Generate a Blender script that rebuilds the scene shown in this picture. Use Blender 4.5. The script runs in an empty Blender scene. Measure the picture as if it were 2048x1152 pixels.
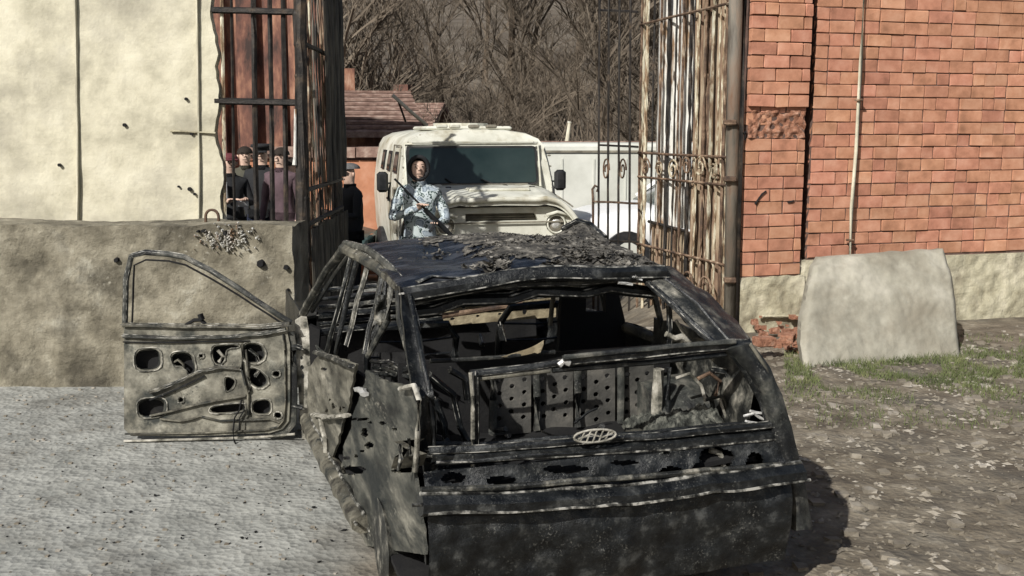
import bpy, math, random
from mathutils import Vector, Matrix, noise
from mathutils.geometry import tessellate_polygon
random.seed(11)
S = bpy.context.scene
COL = S.collection
PI = math.pi
# ------------------------------------------------------------------ camera, sky, sun
F, CH, PITCH = 2083.0, 1.855, 0.1493
cam_d = bpy.data.cameras.new("camera"); cam = bpy.data.objects.new("camera", cam_d); COL.objects.link(cam)
cam.location = (0, 0, CH); cam.rotation_euler = (PI/2 - PITCH, 0, 0)
cam_d.sensor_width = 36; cam_d.lens = 36*F/2048; cam_d.clip_end = 800; cam_d.clip_start = 0.05
S.camera = cam
SUN_DIR = Vector((0.44, 0.68, -0.60)).normalized()          # the way the light travels
w = bpy.data.worlds.new("World"); S.world = w; w.use_nodes = True
nt = w.node_tree; bg = nt.nodes["Background"]
sk = nt.nodes.new("ShaderNodeTexSky"); sk.sky_type = 'NISHITA'; sk.sun_disc = False
sk.sun_elevation = math.asin(-SUN_DIR.z); sk.sun_rotation = math.atan2(-SUN_DIR.x, -SUN_DIR.y)
sk.dust_density = 3.0; sk.air_density = 1.0
nt.links.new(sk.outputs[0], bg.inputs[0]); bg.inputs[1].default_value = 0.058
sd = bpy.data.lights.new("sun", 'SUN'); sun = bpy.data.objects.new("sun", sd); COL.objects.link(sun)
sd.energy = 4.8; sd.angle = math.radians(0.6); sd.color = (1, 0.965, 0.91)
sun.rotation_euler = SUN_DIR.to_track_quat('-Z', 'Y').to_euler(); sun.location = (-10, -10, 15)
S.view_settings.view_transform = 'Standard'; S.view_settings.look = 'None'
S.view_settings.exposure = 0.14; S.view_settings.gamma = 1.0; S.view_settings.use_curve_mapping = False

# ------------------------------------------------------------------ helpers
def lin(c): return tuple(((x/12.92) if x <= 0.04045 else ((x+0.055)/1.055)**2.4) for x in c)
def rgb(r, g, b): return lin((r/255, g/255, b/255))

def material(name, stops, scale=6, rough=0.85, bump=0.3, bscale=None, metal=0.0, stretch=(1,1,1), vary=0.0,
             patch=None, pscale=1.5, pamt=(0.5, 0.6), spec=0.4, detail=8, hue=0.0, bdist=0.02, speck=None, sscale=70, samt=(0.60, 0.68)):
    """noise-driven colour ramp, a second large patch layer, bump, per-object variation"""
    m = bpy.data.materials.new(name); m.use_nodes = True
    t = m.node_tree; N = t.nodes.new; L = t.links.new
    b = t.nodes["Principled BSDF"]
    tc = N("ShaderNodeTexCoord"); mp = N("ShaderNodeMapping"); mp.inputs['Scale'].default_value = stretch
    oi = N("ShaderNodeObjectInfo"); add = N("ShaderNodeVectorMath"); add.operation = 'ADD'
    sc_ = N("ShaderNodeVectorMath"); sc_.operation = 'SCALE'; sc_.inputs[0].default_value = (13, 7, 5)
    L(oi.outputs['Random'], sc_.inputs['Scale'])
    L(tc.outputs['Object'], add.inputs[0]); L(sc_.outputs[0], add.inputs[1]); L(add.outputs[0], mp.inputs[0])
    n1 = N("ShaderNodeTexNoise"); n1.inputs['Scale'].default_value = scale; n1.inputs['Detail'].default_value = detail
    n1.inputs['Roughness'].default_value = 0.62
    L(mp.outputs[0], n1.inputs[0])
    r = N("ShaderNodeValToRGB"); L(n1.outputs[0], r.inputs[0])
    el = r.color_ramp.elements
    while len(el) < len(stops): el.new(0.5)
    for e, (p, c) in zip(el, stops): e.position = p; e.color = (*c, 1)
    col = r.outputs[0]
    if patch:
        n2 = N("ShaderNodeTexNoise"); n2.inputs['Scale'].default_value = pscale; n2.inputs['Detail'].default_value = 6
        n2.inputs['Roughness'].default_value = 0.65; L(mp.outputs[0], n2.inputs[0])
        mr = N("ShaderNodeMapRange"); mr.inputs[1].default_value = pamt[0]; mr.inputs[2].default_value = pamt[1]
        L(n2.outputs[0], mr.inputs[0])
        mx = N("ShaderNodeMix"); mx.data_type = 'RGBA'; L(mr.outputs[0], mx.inputs[0]); L(col, mx.inputs[6])
        mx.inputs[7].default_value = (*patch, 1); col = mx.outputs[2]
    if speck:
        n4 = N("ShaderNodeTexNoise"); n4.inputs['Scale'].default_value = sscale; n4.inputs['Detail'].default_value = 3; L(mp.outputs[0], n4.inputs[0])
        m4 = N("ShaderNodeMapRange"); m4.inputs[1].default_value = samt[0]; m4.inputs[2].default_value = samt[1]; L(n4.outputs[0], m4.inputs[0])
        n5 = N("ShaderNodeTexNoise"); n5.inputs['Scale'].default_value = sscale*0.06; n5.inputs['Detail'].default_value = 5; n5.inputs['Roughness'].default_value = 0.7; L(mp.outputs[0], n5.inputs[0])
        m5 = N("ShaderNodeMapRange"); m5.inputs[1].default_value = 0.50; m5.inputs[2].default_value = 0.64; L(n5.outputs[0], m5.inputs[0])
        mm5 = N("ShaderNodeMath"); mm5.operation = 'MULTIPLY'; L(m4.outputs[0], mm5.inputs[0]); L(m5.outputs[0], mm5.inputs[1])
        x4 = N("ShaderNodeMix"); x4.data_type = 'RGBA'; L(mm5.outputs[0], x4.inputs[0]); L(col, x4.inputs[6]); x4.inputs[7].default_value = (*speck, 1); col = x4.outputs[2]
    if vary or hue:
        hs = N("ShaderNodeHueSaturation")
        mr2 = N("ShaderNodeMapRange"); mr2.inputs[3].default_value = 1-vary; mr2.inputs[4].default_value = 1+vary
        L(oi.outputs['Random'], mr2.inputs[0]); L(mr2.outputs[0], hs.inputs['Value'])
        if hue:
            mu = N("ShaderNodeMath"); mu.operation = 'MULTIPLY'; mu.inputs[1].default_value = 7.31; L(oi.outputs['Random'], mu.inputs[0])
            fr = N("ShaderNodeMath"); fr.operation = 'FRACT'; L(mu.outputs[0], fr.inputs[0])
            mr3 = N("ShaderNodeMapRange"); mr3.inputs[3].default_value = 0.5-hue; mr3.inputs[4].default_value = 0.5+hue
            L(fr.outputs[0], mr3.inputs[0]); L(mr3.outputs[0], hs.inputs['Hue'])
        L(col, hs.inputs['Color']); col = hs.outputs[0]
    L(col, b.inputs['Base Color'])
    b.inputs['Metallic'].default_value = metal
    b.inputs['Specular IOR Level'].default_value = spec
    rr = N("ShaderNodeMapRange"); rr.inputs[3].default_value = max(0.05, rough-0.18); rr.inputs[4].default_value = min(1, rough+0.12)
    L(n1.outputs[0], rr.inputs[0]); L(rr.outputs[0], b.inputs['Roughness'])
    if bump:
        n3 = N("ShaderNodeTexNoise"); n3.inputs['Scale'].default_value = bscale or scale*4; n3.inputs['Detail'].default_value = 8
        n3.inputs['Roughness'].default_value = 0.7
        L(mp.outputs[0], n3.inputs[0])
        bp = N("ShaderNodeBump"); bp.inputs['Strength'].default_value = bump; bp.inputs['Distance'].default_value = bdist
        L(n3.outputs[0], bp.inputs['Height']); L(bp.outputs[0], b.inputs['Normal'])
    return m

M = {}
BLK = (0.012, 0.013, 0.014)
M['char'] = material("charred_steel", [(0.36, (0.006,0.007,0.007)), (0.49, (0.022,0.023,0.021)), (0.58, (0.10,0.098,0.083)), (0.70, (0.33,0.31,0.26))], 13, 0.5, 0.9, 60, 0.15, spec=0.6, bdist=0.006, speck=(0.24,0.24,0.215), sscale=120, samt=(.56,.78))  # pale specks in the burnt steels stand in for small sharp highlights
M['char_dark'] = material("sooty_black_steel", [(0.38, (0.005,0.006,0.007)), (0.55, (0.016,0.018,0.019)), (0.70, (0.085,0.088,0.085))], 14, 0.38, 0.8, 55, 0.3, spec=0.7, bdist=0.006, speck=(0.24,0.24,0.215), sscale=120, samt=(.56,.78))
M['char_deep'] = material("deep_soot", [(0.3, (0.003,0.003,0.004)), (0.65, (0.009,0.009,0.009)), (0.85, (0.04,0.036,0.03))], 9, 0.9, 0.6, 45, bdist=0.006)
M['char_tan'] = material("scorched_bare_steel", [(0.34, (0.022,0.020,0.017)), (0.46, (0.085,0.080,0.062)), (0.57, (0.19,0.178,0.14)), (0.70, (0.38,0.36,0.29))], 11, 0.65, 0.9, 55,
                         patch=(0.02,0.022,0.020), pscale=5.5, pamt=(0.50, 0.60), bdist=0.006, speck=(0.24,0.24,0.215), sscale=120, samt=(.56,.78))
M['char_grey'] = material("ash_grey_steel", [(0.36, (0.018,0.020,0.019)), (0.5, (0.055,0.058,0.052)), (0.64, (0.15,0.145,0.125))], 12, 0.55, 0.8, 50, 0.1,
                          patch=(0.010,0.011,0.012), pscale=4.5, pamt=(0.47, 0.60), bdist=0.006, speck=(0.24,0.24,0.215), sscale=120, samt=(.56,.78))
M['pale_ash'] = material("pale_ash_steel", [(0.35, (0.05,0.05,0.04)), (0.47, (0.22,0.21,0.175)), (0.66, (0.52,0.50,0.44))], 14, 0.7, 0.8, 60, bdist=0.006)
M['roof'] = material("burnt_roof_skin", [(0.36, (0.006,0.007,0.010)), (0.5, (0.020,0.023,0.030)), (0.64, (0.10,0.108,0.125))], 7, 0.30, 0.7, 34, 0.45, spec=0.7, stretch=(1,2.5,1), bdist=0.006)
M['roof_ash'] = material("flaked_roof_ash", [(0.34, (0.012,0.012,0.012)), (0.47, (0.055,0.052,0.046)), (0.58, (0.15,0.14,0.12)), (0.72, (0.40,0.38,0.34))], 17, 0.9, 1.0, 60, bdist=0.01)
M['flank'] = material("blistered_flank_steel", [(0.36, (0.014,0.015,0.014)), (0.48, (0.050,0.052,0.045)), (0.60, (0.125,0.122,0.102)), (0.72, (0.30,0.29,0.24))], 9, 0.6, 0.9, 40, 0.1, stretch=(1,.3,1),
                          patch=(0.014,0.017,0.017), pscale=3.6, pamt=(0.50, 0.60), bdist=0.008, speck=(0.24,0.23,0.19), sscale=85, samt=(.54,.76))
M['flank_tan'] = material("blistered_tan_steel", [(0.34, (0.03,0.028,0.022)), (0.46, (0.10,0.095,0.075)), (0.58, (0.19,0.18,0.145)), (0.72, (0.36,0.34,0.28))], 8, 0.65, 0.9, 40, stretch=(1,.3,1),
                          patch=(0.035,0.036,0.03), pscale=3.2, pamt=(0.48, 0.60), bdist=0.008, speck=(0.02,0.02,0.02), sscale=80, samt=(.55,.68))
M['bright'] = material("melted_aluminium", [(0.4, (0.5,0.5,0.48)), (0.7, (0.8,0.8,0.78))], 12, 0.35, 0.4, 40, 0.4)
M['tan'] = material("scorched_tan_sheet", [(0.4, (0.16,0.13,0.08)), (0.65, (0.42,0.36,0.24))], 8, 0.85, 0.5, 30)
M['cream'] = material("dusty_cream_paint", [(0.3, (0.44,0.44,0.37)), (0.5, (0.60,0.60,0.52)), (0.7, (0.70,0.70,0.62))], 3, 0.5, 0.08, 20, patch=(0.33,0.30,0.21), pscale=3.2, pamt=(0.50, 0.72), speck=(.25,.22,.16), sscale=26, samt=(.60,.74))
M['cream_dk'] = material("dark_cream_grime", [(0.35, (0.10,0.09,0.07)), (0.6, (0.26,0.24,0.19))], 5, 0.7, 0.2, 25)  # darker, grimy version of the cream
M['rubber'] = material("black_rubber", [(0.4, (0.008,0.009,0.010)), (0.7, (0.03,0.03,0.032))], 8, 0.6, 0.1)
M['plaster'] = material("cast_cream_concrete", [(0.3, (0.34,0.32,0.24)), (0.5, (0.56,0.53,0.41)), (0.7, (0.68,0.65,0.52))], 2.6, 0.95, 0.5, 26, patch=(0.33,0.31,0.25), pscale=1.1, pamt=(0.48, 0.72), bdist=0.012)
M['block'] = material("stained_concrete", [(0.3, (0.09,0.08,0.057)), (0.46, (0.19,0.172,0.127)), (0.6, (0.285,0.262,0.20)), (0.75, (0.43,0.41,0.335))], 4.5, 0.95, 0.9, 30, patch=(0.055,0.049,0.036), pscale=1.8, pamt=(0.50, 0.68), speck=(0.42,0.40,0.33), sscale=34, samt=(.60,.74), bdist=0.018)
M['plinth'] = material("rough_cast_plinth", [(0.3, (0.28,0.25,0.17)), (0.5, (0.46,0.43,0.31)), (0.7, (0.60,0.56,0.43))], 5, 0.95, 0.8, 24, patch=(0.28,0.25,0.18), pscale=2.4, pamt=(0.5, 0.66), bdist=0.02)
M['grey_slab'] = material("grey_concrete_slab", [(0.3, (0.20,0.185,0.145)), (0.5, (0.31,0.295,0.24)), (0.7, (0.42,0.40,0.335))], 2.6, 0.95, 0.6, 24, bdist=0.012, patch=(0.22,0.20,0.155), pscale=1.8, pamt=(0.5,0.7))
M['brick'] = material("orange_brick", [(0.28, (0.28,0.130,0.078)), (0.5, (0.445,0.212,0.132)), (0.75, (0.56,0.31,0.21))], 6, 0.9, 0.5, 60, vary=0.12, hue=0.007, bdist=0.006)
M['spall'] = material("spalled_brick", [(0.3, (0.20,0.09,0.055)), (0.5, (0.38,0.18,0.11)), (0.7, (0.54,0.34,0.25))], 20, 0.95, 1.0, 30, bdist=0.04)
M['mortar'] = material("dark_mortar", [(0.4, (0.085,0.055,0.045)), (0.7, (0.19,0.12,0.095))], 10, 0.95, 0.5)
M['far_brick'] = material("far_orange_brick", [(0.3, (0.28,0.12,0.065)), (0.55, (0.46,0.21,0.12)), (0.75, (0.55,0.30,0.2))], 2.2, 0.95, 0.3, 10)
M['old_brick'] = material("old_brown_brick", [(0.34, (0.045,0.028,0.024)), (0.48, (0.16,0.075,0.055)), (0.6, (0.33,0.17,0.11)), (0.72, (0.50,0.33,0.24))], 2.0, 0.95, 0.5, 10, stretch=(2,1,0.7))
M['iron'] = material("dark_iron", [(0.35, (0.012,0.012,0.012)), (0.55, (0.035,0.03,0.026)), (0.72, (0.11,0.08,0.055))], 7, 0.6, 0.4, 30, 0.3)
M['iron_rust'] = material("rusty_iron", [(0.3, (0.03,0.022,0.018)), (0.48, (0.10,0.062,0.040)), (0.6, (0.22,0.15,0.10)), (0.75, (0.48,0.42,0.32))], 7, 0.8, 0.5, 35, vary=0.25)
M['pale_bar'] = material("peeling_pale_paint_iron", [(0.30, (0.06,0.038,0.025)), (0.45, (0.22,0.15,0.09)), (0.55, (0.46,0.42,0.31)), (0.72, (0.66,0.64,0.54))], 9, 0.7, 0.5, 35, vary=0.25, stretch=(2,2,0.6))
M['sheet_white'] = material("whitewashed_sheet", [(0.30, (0.26,0.24,0.18)), (0.44, (0.58,0.57,0.52)), (0.7, (0.78,0.79,0.78))], 6, 0.6, 0.3, 20, stretch=(2.5,2.5,0.5), patch=(0.22,0.14,0.08), pscale=3.0, pamt=(.52,.60), speck=(.07,.05,.035), sscale=20, samt=(.57,.66))
M['sheet_rust'] = material("rust_streaked_sheet", [(0.3, (0.06,0.035,0.025)), (0.45, (0.20,0.13,0.085)), (0.6, (0.36,0.29,0.20)), (0.75, (0.52,0.47,0.37))], 5, 0.8, 0.4, 30, stretch=(2.5,2.5,0.45))
M['sheet_dark'] = material("dark_weathered_sheet", [(0.3, (0.012,0.012,0.011)), (0.47, (0.06,0.055,0.045)), (0.68, (0.19,0.17,0.13))], 7, 0.8, 0.4, 25, stretch=(3,3,0.35))
M['post'] = material("weathered_steel_post", [(0.3, (0.05,0.04,0.03)), (0.5, (0.15,0.135,0.11)), (0.72, (0.30,0.28,0.23))], 5, 0.7, 0.4, 25, stretch=(2,2,0.4), patch=(0.13,0.065,0.035), pscale=2.5, pamt=(0.5, 0.68))
M['white'] = material("white_car_paint", [(0.4, (0.74,0.75,0.75)), (0.7, (0.82,0.83,0.83))], 2, 0.4, 0.0)
M['van'] = material("dusty_van_paint", [(0.35, (0.46,0.47,0.42)), (0.6, (0.60,0.61,0.56)), (0.75, (0.66,0.66,0.6))], 1.4, 0.6, 0.1, 12)
M['teal'] = material("teal_car_paint", [(0.4, (0.035,0.06,0.06)), (0.7, (0.11,0.16,0.15))], 6, 0.4, 0.1)
M['tile'] = material("old_roof_tiles", [(0.3, (0.12,0.075,0.058)), (0.5, (0.24,0.155,0.125)), (0.72, (0.44,0.34,0.28))], 5, 0.95, 0.6, 20)
M['bark'] = material("bare_bark", [(0.35, (0.055,0.040,0.028)), (0.55, (0.12,0.092,0.065)), (0.75, (0.22,0.175,0.13))], 3, 0.95, 0.3, vary=0.3)
M['twig'] = material("brown_twigs", [(0.35, (0.10,0.080,0.060)), (0.55, (0.16,0.130,0.098)), (0.75, (0.24,0.205,0.16))], 0.6, 0.95, 0.0, vary=0.3)
M['grass'] = material("patchy_grass", [(0.35, (0.06,0.075,0.028)), (0.55, (0.12,0.145,0.055)), (0.75, (0.27,0.26,0.13))], 5, 0.9, 0.0)
M['stone'] = material("loose_stones", [(0.3, (0.10,0.085,0.065)), (0.5, (0.22,0.195,0.155)), (0.7, (0.42,0.39,0.34))], 3.5, 0.95, 0.4, 20)

M['seatpan'] = material("sooty_pressed_steel", [(0.35, (0.035,0.035,0.032)), (0.55, (0.085,0.082,0.074)), (0.72, (0.16,0.15,0.13))], 6, 0.8, 0.4, 25)
M['door_rim'] = material("pressed_rim_steel", [(0.38, (0.02,0.02,0.018)), (0.5, (0.16,0.155,0.13)), (0.62, (0.48,0.46,0.40))], 16, 0.6, 0.5, 50, bdist=0.005)
M['shade_brick'] = material('shade_dark_brick', [(0.35, (0.02,0.012,0.010)), (0.7, (0.06,0.035,0.028))], 8, 0.95, 0.5)  # near-black colour paints the deep shade inside the pier's groove
M['ashheap'] = material("grey_green_ash", [(0.36, (0.012,0.013,0.011)), (0.5, (0.06,0.064,0.055)), (0.66, (0.20,0.20,0.17))], 22, 0.98, 1.0, 40)
M['doorpan'] = material("bare_ash_door_steel", [(0.32, (0.035,0.034,0.027)), (0.46, (0.12,0.115,0.092)), (0.58, (0.22,0.21,0.17)), (0.72, (0.38,0.37,0.31))], 8, 0.75, 0.8, 45,
                         patch=(0.03,0.034,0.030), pscale=4.2, pamt=(0.50, 0.62), bdist=0.006, speck=(0.02,0.02,0.018), sscale=90, samt=(.56,.70))

def glass_mat():
    m = bpy.data.materials.new("dark_green_glass"); m.use_nodes = True; b = m.node_tree.nodes["Principled BSDF"]
    t = m.node_tree; n = t.nodes.new("ShaderNodeTexNoise"); n.inputs['Scale'].default_value = 1.6; n.inputs['Detail'].default_value = 4
    tc = t.nodes.new("ShaderNodeTexCoord"); t.links.new(tc.outputs['Object'], n.inputs[0])
    r = t.nodes.new("ShaderNodeValToRGB"); r.color_ramp.elements[0].color = (0.010,0.020,0.020,1); r.color_ramp.elements[1].color = (0.035,0.052,0.050,1)
    r.color_ramp.elements[0].position = 0.35; r.color_ramp.elements[1].position = 0.7
    t.links.new(n.outputs[0], r.inputs[0]); t.links.new(r.outputs[0], b.inputs['Base Color'])
    b.inputs['Roughness'].default_value = 0.12; b.inputs['Specular IOR Level'].default_value = 0.5
    return m
M['glass'] = glass_mat()

def ground_mat():
    m = bpy.data.materials.new("trodden_dirt_ground"); m.use_nodes = True; t = m.node_tree; N = t.nodes.new; L = t.links.new
    b = t.nodes["Principled BSDF"]; tc = N("ShaderNodeTexCoord")
    n1 = N("ShaderNodeTexNoise"); n1.inputs['Scale'].default_value = 3.0; n1.inputs['Detail'].default_value = 10; n1.inputs['Roughness'].default_value = 0.7
    L(tc.outputs['Object'], n1.inputs[0])
    v = N("ShaderNodeTexVoronoi"); v.inputs['Scale'].default_value = 9; L(tc.outputs['Object'], v.inputs[0])
    v2 = N("ShaderNodeTexVoronoi"); v2.inputs['Scale'].default_value = 31; L(tc.outputs['Object'], v2.inputs[0])
    r = N("ShaderNodeValToRGB"); L(n1.outputs[0], r.inputs[0])
    for i, (p, c) in enumerate([(0.3, (0.06,0.046,0.032)), (0.46, (0.12,0.10,0.072)), (0.58, (0.20,0.172,0.128)), (0.74, (0.38,0.345,0.28))]):
        e = r.color_ramp.elements[i] if i < 2 else r.color_ramp.elements.new(p)
        e.position = p; e.color = (*c, 1)
    # ash spread on the left of the wreck (a stain with a shape of its own)
    sx = N("ShaderNodeSeparateXYZ"); L(tc.outputs['Object'], sx.inputs[0])
    n2 = N("ShaderNodeTexNoise"); n2.inputs['Scale'].default_value = 1.2; n2.inputs['Detail'].default_value = 7; L(tc.outputs['Object'], n2.inputs[0])
    ad = N("ShaderNodeMath"); ad.operation = 'MULTIPLY_ADD'; ad.inputs[1].default_value = 1.2; L(n2.outputs[0], ad.inputs[0]); L(sx.outputs[0], ad.inputs[2])
    mr = N("ShaderNodeMapRange"); mr.inputs[1].default_value = 0.15; mr.inputs[2].default_value = -0.25; L(ad.outputs[0], mr.inputs[0])
    ash = N("ShaderNodeValToRGB"); L(n1.outputs[0], ash.inputs[0])
    ash.color_ramp.elements[0].position = 0.33; ash.color_ramp.elements[0].color = (0.20,0.205,0.19,1)
    ash.color_ramp.elements[1].position = 0.62; ash.color_ramp.elements[1].color = (0.33,0.335,0.31,1)
    mx = N("ShaderNodeMix"); mx.data_type = 'RGBA'; L(mr.outputs[0], mx.inputs[0]); L(r.outputs[0], mx.inputs[6]); L(ash.outputs[0], mx.inputs[7])
    n6 = N("ShaderNodeTexNoise"); n6.inputs['Scale'].default_value = 0.9; n6.inputs['Detail'].default_value = 9; n6.inputs['Roughness'].default_value = 0.68; L(tc.outputs['Object'], n6.inputs[0])
    m6 = N("ShaderNodeMapRange"); m6.inputs[1].default_value = 0.50; m6.inputs[2].default_value = 0.66; m6.inputs[4].default_value = 0.75; L(n6.outputs[0], m6.inputs[0])
    x6 = N("ShaderNodeMix"); x6.data_type = 'RGBA'; L(m6.outputs[0], x6.inputs[0]); L(mx.outputs[2], x6.inputs[6]); x6.inputs[7].default_value = (0.10,0.094,0.08,1)
    L(x6.outputs[2], b.inputs['Base Color']); b.inputs['Roughness'].default_value = 0.97
    a1 = N("ShaderNodeMath"); a1.operation = 'ADD'; L(v.outputs[0], a1.inputs[0]); L(n1.outputs[0], a1.inputs[1])
    a2 = N("ShaderNodeMath"); a2.operation = 'MULTIPLY_ADD'; a2.inputs[1].default_value = 0.5; L(v2.outputs[0], a2.inputs[0]); L(a1.outputs[0], a2.inputs[2])
    bp = N("ShaderNodeBump"); bp.inputs['Strength'].default_value = 0.8; bp.inputs['Distance'].default_value = 0.02
    L(a2.outputs[0], bp.inputs['Height']); L(bp.outputs[0], b.inputs['Normal'])
    return m
M['ground'] = ground_mat()

def hill_mat():
    return material("brown_winter_slope", [(0.3, (0.075,0.06,0.044)), (0.5, (0.125,0.103,0.078)), (0.72, (0.19,0.165,0.13))], 0.35, 0.98, 0.6, 2, bdist=0.4)
M['hill'] = hill_mat()

class MB:
    def __init__(s): s.v = []; s.f = []; s.mi = []; s.cur = 0
    def add(s, vs, fs):
        n = len(s.v); s.v += [Vector(p) for p in vs]; s.f += [tuple(i+n for i in q) for q in fs]; s.mi += [s.cur]*len(fs); return s
    def box(s, c, size, rz=0, m=None):
        x, y, z = [a/2 for a in size]; R = m or Matrix.Rotation(rz, 3, 'Z'); c = Vector(c)
        vs = [c + R @ Vector((i*x, j*y, k*z)) for i in (-1,1) for j in (-1,1) for k in (-1,1)]
        return s.add(vs, [(0,1,3,2),(4,6,7,5),(0,4,5,1),(2,3,7,6),(0,2,6,4),(1,5,7,3)])
    def bevbox(s, c, size, b=0.02, rz=0):
        """box with chamfered vertical and top edges"""
        x, y, z = [a/2 for a in size]; R = Matrix.Rotation(rz, 3, 'Z'); c = Vector(c)
        def ring(hx, hy, zz): 
            q = b
            return [c + R @ Vector(p) for p in ((-hx+q,-hy,zz),(hx-q,-hy,zz),(hx,-hy+q,zz),(hx,hy-q,zz),(hx-q,hy,zz),(-hx+q,hy,zz),(-hx,hy-q,zz),(-hx,-hy+q,zz))]
        vs = ring(x-b, y-b, -z) + ring(x, y, -z+b) + ring(x, y, z-b) + ring(x-b, y-b, z)
        fs = [tuple(range(7,-1,-1)), tuple(range(24,32))]
        for k in range(3):
            for i in range(8): fs.append((k*8+i, k*8+(i+1)%8, (k+1)*8+(i+1)%8, (k+1)*8+i))
        return s.add(vs, fs)
    def tube(s, pts, r, n=6, flat=1.0, up=(0,0,1), jit=0.0, closed=False):
        pts = [Vector(p) for p in pts]; R = r if hasattr(r, '__len__') else [r]*len(pts)
        up = Vector(up); base = len(s.v); vs = []; K = len(pts)
        for i, p in enumerate(pts):
            a = pts[(i-1) % K] if (closed or i > 0) else p; c = pts[(i+1) % K] if (closed or i < K-1) else p
            d = (c-a).normalized(); sx = d.cross(up)
            if sx.length < 1e-3: sx = d.cross(Vector((1,0,0)))
            sx.normalize(); sz = sx.cross(d).normalized()
            for k in range(n):
                t = 2*PI*(k+0.5)/n; rr = R[i]*(1+random.uniform(-jit, jit))
                vs.append(p + sx*math.cos(t)*rr + sz*math.sin(t)*rr*flat)
        fs = []
        for i in range(K if closed else K-1):
            j = (i+1) % K
            for k in range(n): fs.append((i*n+k, i*n+(k+1)%n, j*n+(k+1)%n, j*n+k))
        if not closed: fs.append(tuple(range(n-1,-1,-1))); fs.append(tuple((K-1)*n+k for k in range(n)))
        return s.add(vs, fs)
    def rag(s, pts, wd, th=None, jit=0.12, seg=0.08, wob=0.006, up=(0,0,1), n=6):
        """a burnt, slightly buckled bar along a polyline"""
        th = th or wd; P = [Vector(p) for p in pts]; out = [P[0]]
        for a, b in zip(P, P[1:]):
            k = max(1, int((b-a).length/seg))
            for i in range(1, k+1):
                q = a.lerp(b, i/k); o = noise.noise_vector(q*9)*wob; out.append(q+o)
        return s.tube(out, wd/2*1.15, n, th/wd, up, jit)
    def plate(s, outline, holes, o, ax, ay, th, rim=0.0):
        """polygon with holes, given in 2D, extruded by th along ax x ay; rim = folded lip depth round holes"""
        o, ax, ay = Vector(o), Vector(ax).normalized(), Vector(ay).normalized(); nn = ax.cross(ay).normalized()
        loops = [outline] + list(holes)
        tess = tessellate_polygon([[Vector((x, y, 0)) for x, y in lp] for lp in loops])
        flat = [p for lp in loops for p in lp]
        def P(p, d): return o + ax*p[0] + ay*p[1] + nn*d
        n = len(flat); vs = [P(p, 0) for p in flat] + [P(p, -th) for p in flat]
        fs = [t for t in tess] + [tuple(i+n for i in reversed(t)) for t in tess]
        k = 0
        for lp in loops:
            m = len(lp)
            for i in range(m): a, b = k+i, k+(i+1) % m; fs.append((a, b, b+n, a+n))
            k += m
        s.add(vs, fs)
        return s
    def grid(s, fn, nu, nv, th=0.0, back=None):
        vs = [fn(i/nu, j/nv) for j in range(nv+1) for i in range(nu+1)]
        fs = [(j*(nu+1)+i, j*(nu+1)+i+1, (j+1)*(nu+1)+i+1, (j+1)*(nu+1)+i) for j in range(nv) for i in range(nu)]
        if th:
            n = len(vs); d = Vector(back or (0,0,-1))*th
            vs2 = [Vector(p)+d for p in vs]
            fs += [tuple(i+n for i in reversed(q)) for q in fs]
            W = nu+1
            edge = [i for i in range(nu+1)] + [j*W+nu for j in range(1, nv+1)] + [nv*W+i for i in range(nu-1,-1,-1)] + [j*W for j in range(nv-1,0,-1)]
            for a, b in zip(edge, edge[1:]+edge[:1]): fs.append((b, a, a+n, b+n))
            vs = list(vs)+vs2
        return s.add(vs, fs)
    def loft(s, rings, cap=True):
        n = len(rings[0]); vs = [p for r in rings for p in r]; fs = []
        for i in range(len(rings)-1):
            for k in range(n): fs.append((i*n+k, i*n+(k+1)%n, (i+1)*n+(k+1)%n, (i+1)*n+k))
        if cap: fs.append(tuple(range(n-1,-1,-1))); fs.append(tuple((len(rings)-1)*n+k for k in range(n)))
        return s.add(vs, fs)
    def obj(s, name, mat, parent=None, smooth=False, fix=True, **tags):
        me = bpy.data.meshes.new(name)
        inv = parent_world(parent).inverted() if parent else Matrix.Identity(4)
        me.from_pydata([inv @ p for p in s.v], [], s.f); 
        for mm in (mat if isinstance(mat, (list, tuple)) else [mat]): me.materials.append(mm)
        if isinstance(mat, (list, tuple)): me.polygons.foreach_set('material_index', s.mi)
        if fix:
            import bmesh
            bm = bmesh.new(); bm.from_mesh(me); bmesh.ops.recalc_face_normals(bm, faces=bm.faces); bm.to_mesh(me); bm.free()
        if smooth: me.polygons.foreach_set('use_smooth', [True]*len(me.polygons))
        me.update()
        o = bpy.data.objects.new(name, me); COL.objects.link(o)
        if parent: o.parent = parent
        for k, v in tags.items(): o[k] = v
        return o

def parent_world(p):
    m = p.matrix_basis.copy()
    if p.parent: m = parent_world(p.parent) @ m
    return m
def thing(name, label, cat, loc=(0,0,0), rz=0, group=None):
    o = bpy.data.objects.new(name, None); COL.objects.link(o); o.empty_display_size = 0.2
    o.location = loc; o.rotation_euler = (0, 0, rz); o['label'] = label; o['category'] = cat
    if group: o['group'] = group
    return o
def smooth_angle(o, deg=35):
    me = o.data
    me.polygons.foreach_set('use_smooth', [True]*len(me.polygons))
    try: me.set_sharp_from_angle(angle=math.radians(deg))
    except Exception: pass

# picture point -> place in the scene
c_, s_ = math.cos(PITCH), math.sin(PITCH)
def ray(px, py):
    a, b = (px-1024)/F, (576-py)/F
    return Vector((0, 0, CH)), Vector((a, c_+b*s_, -s_+b*c_))
def W(px, py, Y):
    o, d = ray(px, py); return o + d*(Y/d.y)
def G(px, py, z=0):
    o, d = ray(px, py); return o + d*((z-o.z)/d.z)
def hitp(px, py, p0, n):
    o, d = ray(px, py); n = Vector(n); return o + d*((Vector(p0)-o).dot(n)/d.dot(n))

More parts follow.
